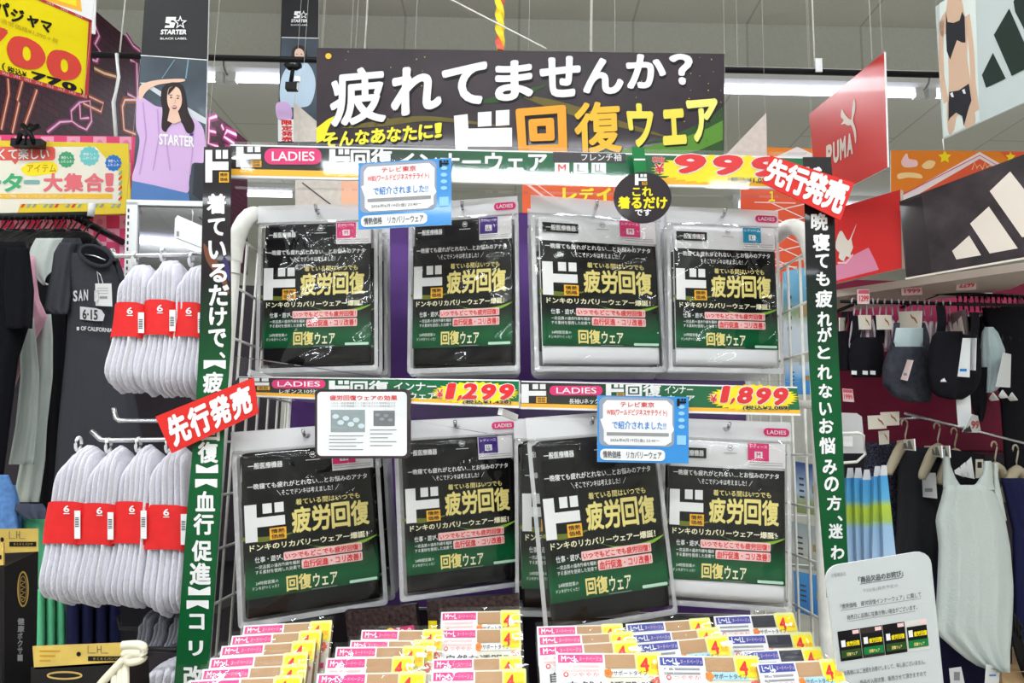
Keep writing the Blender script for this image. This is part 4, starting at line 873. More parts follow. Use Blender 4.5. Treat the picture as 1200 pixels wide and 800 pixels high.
# ================================================================ left clothes rail
m_char = mat('charcoal_jersey', (60, 61, 67), .9, bump=.3); m_blk = mat('black_jersey', (22, 22, 26), .9, bump=.3); m_pale = mat('pale_green_grey_cotton', (196, 204, 200), .9, bump=.25); m_pinkf = mat('pink_cotton', (226, 170, 190), .9, bump=.2)
m_navyf = mat('navy_cotton', (32, 34, 66), .9, bump=.25); m_mint = mat('mint_cotton', (98, 188, 142), .9, bump=.25); m_jean = mat('blue_denim', (92, 132, 188), .9, noise=.1, nscale=120); m_gfab = mat('grey_cotton', (150, 156, 164), .9, bump=.2)
t = empty('clothes_rail', P(60, 258, 1.95), 'chrome clothes rail over the hanging tees at left', 'rail')
mb = MB(); a = P(-120, 256, 1.95); b = P(108, 252, 1.95); mb.tube([a, b], .010, STEEL, 10); mb.build('rail_bar', t)
mb = MB(); mb.tube([b.lerp(a, .1), b.lerp(a, .1) + Vector((0, .36, 0))], .010, STEEL, 10); mb.build('rail_bracket', t)
mb = MB(); e = P(107, 247, 1.94); mb.tube([e + Vector((0, 0, -.015)), e + Vector((0, 0, .02))], .009, PLAST, 10); mb.build('end_cap', t)
def hanger(px, py, Y, w, label, group, m=BLKPL, yaw=.6, r=.005):
    c = P(px, py, Y); t = empty('clothes_hanger', c, label, 'hanger', group); dx, dy = math.cos(yaw), math.sin(yaw)
    mb = MB(); mb.tube([c + Vector((dx * .012 * math.cos(a), dy * .012 * math.cos(a), .012 * math.sin(a) - .002)) for a in [math.radians(200 - 26 * k) for k in range(9)]] + [c + Vector((0, 0, -.03)), c + Vector((0, 0, -.05))], .0022, m, 6); mb.build('hook', t)
    mb = MB(); k_ = [(-w, -.125), (-w * .85, -.105), (0, -.05), (w * .85, -.105), (w, -.125)]
    mb.tube([c + Vector((dx * a, dy * a, z)) for a, z in spline(k_, 4, False)], lambda q_: r * (1 + .8 * math.sin(math.pi * q_)), m, 8); mb.build('shoulder_bar', t); return t
for i in range(15):
    x = 2 + 7 * i; hanger(x, 256 + (i % 3), 1.95, .10, 'black plastic hanger in the packed row under the yellow sign', 'black hangers under the yellow sign', BLKPL, .9 + .1 * (i % 3), .011)
def garment(name, label, cat, parts, group=None, base=None):
    """parts: (name, rows, Y, puff, mat, kwargs)"""
    t = None
    for nm, rows, Y, puff, m, kw in parts:
        if t is None: r = rows[-1]; t = empty(name, P((r[1] + r[2]) / 2, r[0], Y), label, cat, group)
        mb = MB(); cloth(mb, rows, Y, puff, m, **kw); mb.build(nm, t)
    return t
garment('t_shirt', 'black tee cut off by the left edge', 't-shirt', [('body', [(283, -60, 30), (310, -60, 36), (370, -60, 38), (420, -60, 22), (480, -60, 14), (560, -60, 4)], 1.5, .04, m_blk, dict(folds=4)), ('sleeve', [(290, 8, 34), (340, 4, 40), (385, 8, 38)], 1.46, .02, m_blk, dict(folds=2))])
garment('t_shirt', 'pink tee sliver between the black tee and the pale shirts', 't-shirt', [('body', [(300, 26, 40), (350, 30, 46), (372, 32, 56), (420, 8, 30), (470, 0, 12)], 1.62, .02, m_pinkf, dict(folds=2))])
garment('t_shirt', 'pale tee with its sleeve seen between black tee and charcoal tee', 't-shirt', [('sleeve', [(279, 42, 76), (290, 36, 70), (310, 31, 64), (322, 36, 62), (334, 50, 58)], 1.63, .02, m_pale, dict(folds=2)), ('body', [(368, 36, 60), (395, 32, 62), (440, 30, 62), (500, 28, 55), (540, 24, 53), (588, 15, 46)], 1.66, .025, m_pale, dict(folds=2, amp=.007))])
garment('t_shirt', 'pale inner tee with shorter hem behind the black tee', 't-shirt', [('body', [(372, 22, 40), (440, 24, 46), (500, 18, 44), (544, 10, 40)], 1.60, .02, m_pale, dict(folds=2, amp=.006))])
for k, (x, nm) in enumerate(((60, 'first black tee in the dark gap left of the charcoal tee'), (76, 'second black tee in the dark gap left of the charcoal tee'))):
    garment('t_shirt', nm, 't-shirt', [('body', [(285, x - 26, x + 12), (340, x - 26, x + 16), (450, x - 22, x + 18), (600, x - 26, x + 14), (660, x - 26, x + 14)], 1.80 + .04 * k, .02, m_blk, dict(folds=3))])
ct = garment('t_shirt', 'charcoal tee with arched white college print and a hanging price tag', 't-shirt', [
    ('body', [(296, 72, 118), (306, 68, 132), (330, 72, 141), (360, 80, 142), (420, 76, 150), (500, 68, 165), (580, 62, 178), (680, 58, 185)], 1.52, .04, m_char, dict(folds=5, amp=.006)),
    ('sleeve', [(284, 70, 92), (296, 63, 88), (320, 60, 84), (345, 54, 84), (362, 51, 82), (368, 62, 80)], 1.50, .025, m_char, dict(folds=2)),
    ('sleeve', [(300, 124, 138), (320, 130, 145), (350, 134, 148), (372, 138, 150)], 1.55, .02, m_char, dict(folds=2)),
    ('shoulder', [(279, 74, 94), (286, 70, 97), (296, 70, 98), (304, 70, 100)], 1.525, .03, m_char, dict(folds=2)),
    ('shoulder', [(288, 108, 124), (298, 112, 134), (306, 112, 138)], 1.54, .03, m_char, dict(folds=2))])
mb = MB(); ring = [P(112 + 18 * math.cos(a), 300 + 11 * math.sin(a) + 5 * math.cos(a), 1.478 - .006 * math.sin(a)) for a in [k * math.pi / 14 for k in range(28)]]
mb.tube(ring, .0045, mat('charcoal_rib', (52, 52, 58), .9, bump=.4), 8, closed=True); mb.build('collar', ct)
mb = MB(); mb.add([P(112 + 17 * math.cos(a), 300 + 10 * math.sin(a) + 5 * math.cos(a), 1.474) for a in [k * math.pi / 14 for k in range(28)]], [tuple(range(28))[::-1]], m_blk); mb.build('neck_opening', ct)
M, w, h = fit([(84, 330), (138, 333), (138, 400), (84, 396)], 1.470); B = Board(M, w, h); m_pw = mat('faded_white_print', (196, 196, 200), .8)
for i, ch in enumerate('SAN D'):
    if ch != ' ': B.text(ch, 86 + 6.2 * i, 339 + abs(2 - i) * .6, 91 + 6.2 * i, 352 + abs(2 - i) * .6, m_pw, 1, .03)
B.poly([(94, 359), (112, 361), (119, 363), (123, 369), (121, 376), (112, 376), (94, 374)], m_pw, 1); B.text('6·15', 97, 362, 115, 374, mat('charcoal_print', (60, 60, 66), .8), 2, .03, sl=1); B.text('OF CALIFORNIA', 95, 382, 132, 387, m_pw, 1, .03, sl=2.5); B.rect(90, 383, 93, 387, m_pw, 1)
B.done('chest_print', parent=ct)
B = board([(111, 332), (130, 332), (131, 359), (111, 358)], 1.455, th=.001, face=PLAST); B.rect(117, 347, 126, 350, GREY, 1)
for k in range(3): B.rect(114, 337 + 3 * k, 127, 338 + 3 * k, mat('tag_line', (190, 190, 195), .5), 1)
B.ribbon([(116, 332), (114, 318), (118, 322), (121, 332)], .6, PLAST, 1); B.done('price_tag', parent=ct)
hanger(110, 268, 1.53, .075, 'black hanger holding the charcoal tee', None, BLKPL, .3, .005)
mb = MB(); mb.tube([P(100, 298, 1.472), P(112, 300, 1.470), P(124, 305, 1.472)], .0018, CHROME, 6); mb.build('hanger_clip', ct)
for k in range(6): garment('t_shirt', ('leftmost', 'second', 'third', 'fourth', 'fifth', 'rightmost')[k] + ' black tee shoulder in the packed row under the yellow sign', 't-shirt', [('body', [(268, -8 + 18 * k, 4 + 18 * k), (276, -20 + 18 * k, 12 + 18 * k), (300, -24 + 18 * k, 16 + 18 * k), (420, -24 + 18 * k, 14 + 18 * k)], 1.93 + .02 * (k % 2), .015, m_blk, dict(folds=2))])
# folded goods and boxes below
garment('folded_jeans', 'blue denim folded beneath the black tee', 'jeans', [('fold', [(556, -30, 10), (575, -30, 18), (600, -30, 22), (640, -30, 24)], 1.30, .03, m_jean, dict(folds=2)), ('fold', [(568, 8, 18), (600, 12, 26), (640, 14, 28)], 1.34, .03, m_jean, dict(folds=1))])
garment('folded_shirt', 'green folded shirt between the jeans and the white socks', 'shirt', [('fold', [(598, 30, 50), (612, 26, 56), (640, 24, 56), (690, 24, 56)], 1.34, .03, m_mint, dict(folds=2))])
garment('folded_shirt', 'dark slate folded shirt resting on the green one', 'shirt', [('fold', [(590, 18, 50), (598, 16, 56), (608, 30, 54)], 1.29, .02, mat('slate_cotton', (70, 74, 90), .9), dict(folds=2))])
for i in range(3): garment('folded_shirt', ('mint folded shirt at the left under the white socks', 'mint folded shirt in the middle under the white socks', 'mint folded shirt at the right under the white socks')[i], 'shirt', [('fold', [(690, 41 + 12 * i, 52 + 12 * i), (720, 41 + 12 * i, 53.5 + 12 * i), (790, 41 + 12 * i, 53.5 + 12 * i)], 1.18 + .012 * i, .03, m_mint, dict(folds=1, amp=.002))])
for i in range(4): garment('folded_shirt', ('navy folded shirt touching the mint ones', 'second navy folded shirt right of the mint ones', 'third navy folded shirt right of the mint ones', 'navy folded shirt nearest the grey socks')[i], 'shirt', [('fold', [(690, 78 + 16 * i, 93 + 16 * i), (720, 78 + 16 * i, 94 + 16 * i), (790, 78 + 16 * i, 94 + 16 * i)], 1.18 + .012 * i, .03, m_navyf, dict(folds=1, amp=.003))])
m_gcard = mat('gold_card', (206, 176, 92), .4, noise=.06, nscale=30); m_dkbox = mat('matte_black_box', (26, 24, 26), .45); m_gold = mat('gold_foil', (212, 180, 104), .35, metal=.5)
def goldtag(B, x0, y0, x1, y1):
    W = x1 - x0; H = y1 - y0; f = lambda u, v: (x0 + u * W, y0 + v * H)
    B.rect(*f(.60, .50), *f(.97, .68), BLACK, 1); B.text('らくらくパンツ', *f(.66, .54), *f(.92, .64), m_gcard, 2, 0, 1)
    B.ribbon([f(.60, .1), f(.60, .38), f(.68, .38)], .7, INK, 1); B.ribbon([f(.70, .1), f(.70, .38)], .7, INK, 1); B.ribbon([f(.74, .1), f(.74, .38), f(.82, .38)], .7, INK, 1); B.ribbon([f(.70, .24), f(.74, .24)], .7, INK, 1)
    B.disc(*f(.5, .42), .025 * W, .09 * H, BLACK, 1, 12)
    for k in range(3): B.rect(*f(.08, .28 + .18 * k), *f(.30 - .05 * k, .34 + .18 * k), mat('print_ochre'), 1)
def goldbox(label, front, depth, tagq, emblem, Y, Ys):
    M, w, h = fit(front, Y, Ys); t = empty('underwear_box', None, label, 'boxed underwear', 'black boxed underwear', M)
    B = Board(M, w, h); B.slab(front, depth, m_dkbox, m_dkbox); emblem(B); B.done('box', parent=t)
    B = board(tagq, Y - .004, Ys, th=.002, face=m_gcard, edge=m_gold); xs = [p[0] for p in tagq]; ys = [p[1] for p in tagq]; goldtag(B, min(xs), min(ys), max(xs), max(ys)); B.done('hang_card', parent=t)
def em1(B):
    for r_, k in ((1, 1),): B.ribbon([(26.5 + 6 * math.cos(a), 690 + 20 * math.sin(a)) for a in [q_ * math.pi / 14 for q_ in range(28)]], 1.6, m_gold, 1, True); B.ribbon([(26.5 + 4 * math.cos(a), 690 + 15 * math.sin(a)) for a in [q_ * math.pi / 14 for q_ in range(28)]], .7, m_gold, 1, True)
    for k in range(4): B.ribbon([(24, 680 + 6 * k), (29, 682 + 6 * k), (24, 685 + 6 * k)], .8, m_gold, 1)
    for i, ch in enumerate('健康ボクサー'): B.text(ch, 20, 724 + 8.5 * i, 28 - (i > 1) * 2, 732 + 8.5 * i, GREY, 1, .03)
goldbox('tall black underwear box with gold ring emblem at the left edge', [(5, 664), (45, 645), (41, 860), (5, 860)], .05, [(-40, 620), (45, 619), (45, 646), (-40, 650)], em1, .82, (.80, .84))
def em2(B): B.ribbon([(76 + 20 * math.cos(a), 791 + 4 * math.sin(a)) for a in [q_ * math.pi / 14 for q_ in range(28)]], 2, m_gold, 1, True)
goldbox('black underwear box with gold header card at the bottom left', [(36, 782), (146, 775), (150, 870), (36, 870)], .05, [(38, 757), (145, 753), (147, 778), (40, 784)], em2, .80, (.80, .80))
goldbox('black underwear box cut off by the left edge', [(-60, 665), (3, 664), (3, 860), (-60, 860)], .05, [(-60, 636), (4, 636), (4, 662), (-60, 664)], lambda B: None, .80, (.80, .80))
m_bask = mat('cream_coated_wire', (232, 226, 204), .4, noise=.03)
mb = MB(); mb.tube([P(x, y, .79) for x, y in spline([(143, 756), (160, 755), (168, 758), (166, 765), (150, 764), (146, 768), (152, 775), (164, 773), (168, 768), (160, 764), (148, 770), (136, 782), (122, 797), (110, 812)], 5, False)], .0042, m_bask, 10)
bk = empty('wire_basket', P(130, 840, .79), 'cream coated wire basket corner at the bottom left', 'basket'); mb.build('rim_wire', bk)
for x, y in ((147, 776), (141, 782), (134, 790)):
    mb = MB(); mb.tube([P(x, y, .792), P(x + 1, 850, .792)], .0036, m_bask, 8); mb.build('upright_wire', bk)
# dark gondola behind the left goods
def gondola(x0, x1, y, z1, label, m):
    t = empty('shelf_unit', ((x0 + x1) / 2, y, 0), label, 'shelf unit'); mb = MB(); mb.box(x0, x1, y, y + .04, 0, z1, m); mb.build('back_panel', t)
    mb = MB(); mb.box(x0, x1, y - .45, y, .0, .12, STEEL); mb.build('base_shelf', t); return t
m_dkpan = mat('dark_shelf_panel', (52, 46, 54), .6)
sl_ = gondola(P(-150, 400, 2.3).x, P(330, 400, 2.3).x, 2.3, P(100, 330, 2.3).z, 'dark shelf unit behind the tees and socks at left', m_dkpan)
mb = MB(); zz = P(100, 800, 1.15).z; mb.box(P(-60, 700, 1.25).x, P(145, 700, 1.25).x, 1.10, 1.42, zz - .02, zz, STEEL); mb.build('shelf', sl_)
mb = MB(); mb.box(P(-60, 700, 1.25).x, P(145, 700, 1.25).x - .02, 1.42, 2.3, zz - .02, zz, STEEL); mb.build('shelf_board', sl_)
# ================================================================ big black sign above the rack
q = [(371, 56), (849, 63), (848, 186), (371, 180)]
m_plumg = mat('sign_plum_black', (44, 31, 40), .3, coat=.22, noise=.2, nscale=12)
B = board(q, 1.22, (1.22, 1.22), th=.005, face=m_plumg, edge=PLAST)
og, gg, dg, ol = mat('swoosh_olive', (104, 92, 40), .4), mat('swoosh_green', (86, 136, 44), .4), mat('swoosh_dark_green', (44, 76, 34), .4), mat('swoosh_yellow', (236, 220, 40), .4)
B.poly([(371, 150), (384, 140), (392, 136), (385, 150), (380, 164), (371, 168)], ol, 1)
B.poly(spline([(400, 150), (440, 142), (490, 136), (540, 140), (600, 150), (560, 146), (500, 142), (450, 148)], 4), og, 1)
B.poly(spline([(610, 112), (660, 120), (740, 146), (780, 160), (730, 150), (660, 132)], 4), og, 1)
B.poly([(700, 178), (760, 172), (800, 162), (830, 150), (847, 141), (847, 184), (780, 184), (740, 183)], gg, 1); B.poly([(790, 183), (820, 176), (847, 164), (847, 184)], dg, 2)
B.poly([(740, 172), (790, 158), (830, 140), (847, 125), (847, 141), (830, 150), (800, 162)], dg, 1)
B.poly(spline([(640, 100), (600, 118), (560, 120), (600, 108)], 4), dg, 1)
rng = random.Random(4)
for i in range(60): B.disc(rng.choice((rng.uniform(376, 500), rng.uniform(800, 846), rng.uniform(376, 846))), rng.uniform(60, 172), *(2 * [rng.choice((.5, .7, .9))]), mat('speck_gold', (190, 170, 90), .5), 1, 5)
B.disc(385, 66, 3.6, 3.4, ORG, 2, 14)
def T4(ch, qd, m, mo=BLACK):
    b_ = .026 if ch in '疲復' else .04
    B.tq(ch, [(x + 1.2, y + 2) for x, y in qd], mo, 2, b_ + .01, 4); B.tq(ch, qd, m, 3, b_, 4)
W2 = mat('sign_letter_white', (236, 232, 238), .3, coat=.4)
for ch, qd in (('疲', [(388, 82), (450, 77), (453, 143), (386, 150)]), ('れ', [(458, 80), (516, 77), (518, 128), (458, 139)]), ('て', [(517, 80), (571, 72), (570, 122), (522, 125)]), ('ま', [(580, 72), (625, 70), (625, 116), (580, 120)]), ('せ', [(631, 66), (681, 66), (679, 114), (634, 115)]), ('ん', [(684, 66), (730, 71), (731, 111), (683, 110)]), ('か', [(733, 63), (781, 65), (780, 103), (734, 105)]), ('？', [(782, 63), (812, 64), (810, 100), (790, 100)])): T4(ch, qd, W2)
for i, ch in enumerate('そんなあなたに！'):
    x = 379 + 18.6 * i; y = 156 - 1.6 * i; T4(ch, [(x, y), (x + 17 - (i == 7) * 8, y - 1), (x + 17 - (i == 7) * 8, y + 16), (x, y + 18)], mat('sign_letter_yellow', (248, 232, 60), .3))
B.poly([(532, 136), (548, 134), (549, 151), (600, 150), (600, 172), (548, 172), (548, 178), (534, 178)], W2, 3); B.poly([(560, 132), (576, 131), (576, 148), (560, 149)], W2, 3); B.poly([(581, 130), (597, 129), (597, 147), (581, 148)], W2, 3)
o1, o2, o3, o4 = mat('sign_orange', (238, 158, 40), .3), mat('sign_amber', (240, 182, 50), .3), mat('sign_lemon', (232, 214, 80), .3), mat('sign_pale_lemon', (234, 228, 120), .3)
for ch, qd, m in (('回', [(604, 128), (663, 123), (665, 182), (608, 183)], o1), ('復', [(672, 121), (727, 118), (729, 179), (674, 182)], o2), ('ウ', [(732, 121), (766, 122), (764, 171), (740, 174)], o3), ('ェ', [(775, 129), (802, 127), (805, 169), (777, 171)], o3), ('ア', [(803, 118), (841, 115), (838, 163), (812, 168)], o4)): T4(ch, qd, m)
for x in (427, 692): 
    a = B.xy(x, 58); a = B.M @ Vector((a[0], a[1], -.002)); mb = MB(); mb.tube([a, (a.x, a.y, CEIL)], .0012, WIRE, 6); o = mb.build('hanging_line'); tag(o, f'thin white line holding up the big black sign, {"left" if x < 500 else "right"} one', 'line')
B.done('hanging_sign', 'big black sign asking whether you are tired, above the rack', 'sign')
# orange poster glimpsed between rail and packs
q = [(612, 205), (722, 205), (722, 300), (612, 300)]
B = board(q, 1.75, th=.004, face=mat('poster_orange_red', (228, 96, 52), .45), edge=PLAST)
B.text('レディース', 660, 219, 770, 236, YEL, 2, .04) if False else [B.text(c, 659 + 20 * i, 220, 676 + 20 * i, 236, YEL, 2, .04) for i, c in enumerate('レディ')]
B.ribbon([(618, 216), (650, 240)], 2.5, PALEPINK, 1); B.ribbon([(626, 214), (654, 234)], 1.2, PALEPINK, 1)
B.done('hanging_poster', 'orange poster seen between upper rail and white pack', 'poster')
for i, (qq, Y, nm) in enumerate((([(346, 200), (408, 200), (408, 250), (346, 250)], 1.9, 'pale board seen under the upper rail above the first pack'), ([(400, 205), (480, 205), (480, 260), (400, 260)], 1.8, 'pale orange board seen under the upper rail behind the blue card'))):
    B = board(qq, Y, th=.004, face=(mat('pale_board'), mat('peach_board', (236, 180, 150), .5))[i], edge=PLAST); B.ribbon([(354, 214), (388, 240)], 1.6, INK, 1) if i == 0 else None; B.done('hanging_board', nm, 'board')

# ================================================================ right side: brand boards
m_puma = mat('board_red', (218, 52, 52), .3, coat=.15)
q = [(948, 134), (1036, 61), (1040, 196), (958, 238)]
B = board(q, 1.75, (1.95, 1.52), th=.004, face=m_puma, edge=WHITE)
cat = [(1001, 116), (1003, 122), (1002, 132), (1000, 141), (1003, 150), (1004, 160), (1003, 168), (1001, 156), (998, 147), (994, 147), (990, 145), (986, 146), (989, 141), (986, 137), (986, 132), (987, 128), (990, 133), (994, 138), (998, 140), (999, 130)]
B.poly(spline(cat, 3), mat('logo_ivory', (228, 216, 206), .4), 2)
for i, ch in enumerate('PUMA'):
    x = 968.5 + 8 * i; y = 171 - 4.3 * i; B.tq(ch, [(x, y), (x + 7, y - 3.8), (x + 7.5, y + 22), (x + .5, y + 26)], mat('logo_ivory'), 2, .05)
B.done('hanging_sign', 'slanted red sign with leaping cat logo in front of the lit tubes', 'sign')
# pale poster with sports wear figure and three black bars
q = [(1096, 8), (1260, -94), (1262, 92), (1105, 163)]
m_pgrey = mat('poster_pale_grey', (196, 206, 206), .35, coat=.12)
B = board(q, 1.5, (1.66, 1.36), th=.004, face=m_pgrey, edge=WHITE)
B.poly([(1101, 4), (1143, -20), (1148, 142), (1106, 161)], mat('poster_mint_white', (222, 230, 226), .4), 1)
sk = mat('print_tan', (214, 180, 156), .45); bk_ = mat('print_sport_black', (48, 48, 54), .4)
B.blob([(1112, -6), (1122, -12), (1127, -2), (1130, 14), (1133, 30), (1134, 50), (1134, 70), (1137, 90), (1140, 110), (1142, 128), (1143, 143), (1132, 150), (1128, 134), (1122, 136), (1118, 153), (1112, 156), (1110, 130), (1112, 105), (1112, 85), (1111, 60), (1109, 40), (1104, 44), (1101, 30), (1104, 20), (1109, 12)], sk, 2)
B.ribbon([(1104, 24), (1103, 60), (1104, 90), (1109, 120)], 5, sk, 2); B.ribbon([(1134, 18), (1139, 60), (1141, 100), (1145, 130)], 5, sk, 2)
B.poly([(1109, 14), (1111, 26), (1118, 27), (1125, 24), (1128, 14), (1131, 20), (1132, 50), (1128, 50), (1122, 47), (1118, 58), (1114, 70), (1110, 60), (1109, 40)], bk_, 3)
B.poly([(1113, 108), (1124, 106), (1136, 98), (1139, 118), (1136, 126), (1130, 148), (1128, 136), (1121, 132), (1114, 138), (1112, 142), (1112, 122)], bk_, 3)
for x, y in ((1116, 108), (1130, 104)): B.poly([(x, y + 6), (x - 2, y + 2), (x + 1, y), (x + 2.5, y + 6)], WHITE, 4)
bb = mat('logo_black', (44, 56, 52), .35)
B.poly([(1164, 62), (1151, 88), (1156, 103), (1179, 92)], bb, 2); B.poly([(1183, 10), (1165, 41), (1186, 89), (1212, 76), (1206, 62)], bb, 2); B.poly([(1206, -30), (1188, 2), (1190, 14), (1220, 72), (1246, 60)], bb, 2)
B.done('hanging_poster', 'pale poster of a headless figure in black sportswear with three black bars', 'poster')
mb = MB(); mb.tube([P(1105, 163, 1.6), P(1106, 176, 1.6)], .0015, WIRE, 5); mb.build('hanging_wire'); tag(bpy.data.objects['hanging_wire.001'], 'short wire below the pale sportswear poster', 'wire')
# orange banners in the background
m_or = mat('banner_orange', (236, 132, 40), .45); m_or2 = mat('banner_red_orange', (230, 92, 60), .45)
q = [(1044, 176), (1270, 178), (1270, 270), (1044, 268)]
B = board(q, 2.75, th=.004, face=m_or, edge=WHITE)
B.poly([(1052, 232), (1148, 178), (1210, 214), (1210, 262), (1050, 262)], mat('banner_pale', (240, 226, 226), .5), 1); B.poly([(1062, 236), (1148, 186), (1200, 216), (1200, 262), (1056, 262)], m_or2, 2); B.poly([(1172, 178), (1260, 178), (1260, 230), (1200, 205)], m_or2, 2)
B.ribbon([(1056, 229), (1148, 182), (1206, 216)], 1, PINK, 3)
B.blob([(1056, 190), (1060, 182), (1063, 180), (1065, 186), (1074, 188), (1074, 195), (1060, 196)], PALEPINK, 2); B.blob([(1080, 194), (1088, 188), (1096, 190), (1092, 197), (1084, 198)], mat('print_peach', (250, 210, 150), .4), 2)
B.poly([(1107 + (8 if i % 2 == 0 else 4) * math.sin(i * math.pi / 5), 184 - (8 if i % 2 == 0 else 4) * math.cos(i * math.pi / 5)) for i in range(10)], YEL, 2); B.poly([(1184 + (6 if i % 2 == 0 else 3) * math.sin(i * math.pi / 5), 184 - (6 if i % 2 == 0 else 3) * math.cos(i * math.pi / 5)) for i in range(10)], YEL, 3)
B.poly(spline([(1052, 204), (1064, 202), (1078, 204), (1080, 209), (1064, 208), (1053, 210)], 3), mat('print_peach'), 2); [B.ribbon([(1139 + 6 * k, 199 - k % 2 * 3), (1142 + 6 * k, 190 + k % 2 * 3), (1145 + 6 * k, 198)], .9, mat('print_peach'), 3) for k in range(4)]
B.done('hanging_banner', 'orange banner with a pale arrow behind the dark board at right', 'banner')
q = [(868, 172), (952, 174), (958, 330), (868, 330)]
B = board(q, 2.2, th=.004, face=m_or2, edge=WHITE)
B.poly([(868, 172), (952, 174), (952, 188), (868, 186)], m_or, 1); B.poly([(900, 188), (934, 172), (952, 180), (952, 190)], mat('banner_pale'), 2)
for k in range(5): B.ribbon([(896, 250 + 16 * k), (956, 236 + 16 * k)], 1.2, mat('banner_pale'), 2); B.ribbon([(900, 236 + 16 * k), (956, 262 + 16 * k)], 1.2, mat('banner_pale'), 2)
B.text('１', 901, 224, 908, 236, YEL, 2, .03); B.ribbon([(884, 237), (932, 238)], 1.4, PALEPINK, 2)
B.done('hanging_poster', 'red orange poster with pale lattice lines right of the white packs', 'poster')
# lower boards of the sportswear shelf
q = [(960, 250), (1055, 222), (1057, 314), (960, 336)]
B = board(q, 1.85, (1.95, 1.75), th=.012, face=m_puma, edge=mat('beige_edge', (206, 190, 180), .5))
B.poly(spline([(1004, 262), (1001, 272), (998, 280), (1000, 290), (997, 297), (998, 303), (992, 300), (989, 306), (983, 302), (984, 296), (979, 290), (982, 276), (986, 270), (990, 276), (994, 282), (998, 276)], 2), mat('logo_ivory'), 2); B.ribbon([(982, 308), (992, 308), (1000, 298)], 2, PALEPINK, 3)
B.poly([(982, 310), (1004, 297), (1018, 290), (1026, 306), (1030, 316), (960, 334), (960, 318)], mat('print_mauve', (224, 140, 170), .4), 1)
B.done('shelf_board', 'red shelf header board with cat logo beside the right banner', 'board')
q = [(1054, 236), (1260, 158), (1262, 292), (1062, 326)]
B = board(q, 1.6, (1.72, 1.44), th=.012, face=mat('board_smoke_black', (62, 54, 58), .15, coat=.35, noise=.25, nscale=14), edge=mat('board_white_edge', (226, 220, 214), .4))
B.poly([(1056, 238), (1080, 230), (1092, 320), (1064, 325)], mat('board_darker', (48, 40, 46), .2, coat=.6), 1)
ivo = mat('logo_ivory')
B.poly([(1136, 276), (1116, 294), (1121, 304), (1150, 299)], ivo, 2); B.poly([(1159, 242), (1137, 262), (1160, 297), (1193, 291)], ivo, 2); B.poly([(1184, 201), (1160, 224), (1198, 278), (1238, 270)], ivo, 2)
B.ribbon([(1061, 326.5), (1262, 292)], 2.2, ivo, 2)
B.done('shelf_board', 'dark smoky shelf header board with three ivory bars', 'board')
# ---- sportswear shelf unit
m_burg = mat('burgundy_panel', (120, 28, 58), .45, noise=.06, nscale=10)
su = empty('shelf_unit', (P(1100, 400, 2.05).x, 2.3, 0), 'burgundy wall unit behind the hanging sports bras', 'shelf unit')
mb = MB(); x0, x1 = P(955, 400, 2.3).x, P(1330, 400, 2.3).x; mb.box(x0, x1, 2.3, 2.34, 0, P(1100, 330, 2.3).z, m_burg); mb.build('back_panel', su)
mb = MB(); z1 = P(1100, 470, 2.28).z; mb.box(x0, x1, 2.27, 2.299, 0, z1 - .16, m_dkpan); mb.build('lower_panel', su)
mb = MB(); mb.box(x0, x1, 1.8, 2.27, 0, .1, STEEL); mb.build('base_shelf', su)
mb = MB(); a, b = P(962, 342, 1.96), P(1250, 300, 1.72); mb.loft([[p + Vector(v) for v in ((0, 0, 0), (0, .0, -.02), (.05, .28, -.02), (.05, .28, 0))] for p in (a, b)], mat('beige_edge'), smooth=False); mb.build('top_ledge', su)
mb = MB(); mb.loft([[p + Vector(v) for v in ((0, 0, 0), (0, 0, -.10), (0, .01, -.10), (0, .01, 0))] for p in (P(962, 352, 2.2), P(1190, 346, 2.2))], mat('shelf_pink', (176, 54, 94), .4), smooth=False); mb.build('pink_fascia', su)
mb = MB()
for x0_, x1_, y in ((1028, 1058, 337), (1074, 1120, 331), (1145, 1162, 344)): mb.box(P(x0_, y, 2.19).x, P(x1_, y, 2.19).x, 2.185, 2.195, P(x0_, y + 3, 2.19).z, P(x0_, y - 1, 2.19).z, PLAST)
mb.build('white_strip', su)
def hrail(name, a, b, r, Y, label, m=STEEL):
    t = empty(name, P(*a, Y), label, 'rail'); mb = MB(); p, q_ = P(*a, Y), P(*b, Y); mb.tube([p, q_], r, m, 8); mb.build('bar', t)
    for k in (.1, .9): c = p.lerp(q_, k); mb = MB(); mb.tube([c, (c.x, 2.29, c.z)], r, m, 8); mb.build('bracket', t)
hrail('clothes_rail', (985, 353), (1210, 358), .005, 1.90, 'thin dark rail the sports bras hang from')
hrail('clothes_rail', (1085, 343), (1250, 349), .005, 2.0, 'thin dark rail behind the price tag reading 2299')
hrail('clothes_rail', (1060, 484), (1260, 534), .0035, 1.84, 'chrome rail the tank tops hang from', CHROME)
def pricetag(q, Y, txt, label):
    B = board(q, Y, th=.002, face=mat('tag_pale_pink', (228, 200, 204), .5), edge=PLAST); f = lambda u, v: bl(q, u, v)
    B.poly([f(.05, .05), f(.95, .05), f(.95, .3), f(.05, .3)], mat('tag_rose', (206, 90, 110), .5), 1); B.tq(txt, [f(.12, .42), f(.9, .42), f(.9, .82), f(.12, .82)], RED, 2, .02); B.done('price_tag', label, 'price tag', 'shelf price tags')
pricetag([(1005, 339), (1019, 339), (1019, 356), (1005, 356)], 1.87, '1299', 'small pale price tag beside the right banner above the bras')
pricetag([(1056, 334), (1080, 333), (1081, 345), (1057, 346)], 1.88, '1999', 'small pale price tag over the charcoal bra')
pricetag([(1121, 325), (1144, 324), (1144, 339), (1121, 340)], 1.88, '2299', 'small pale price tag reading 2299 above the black bra')
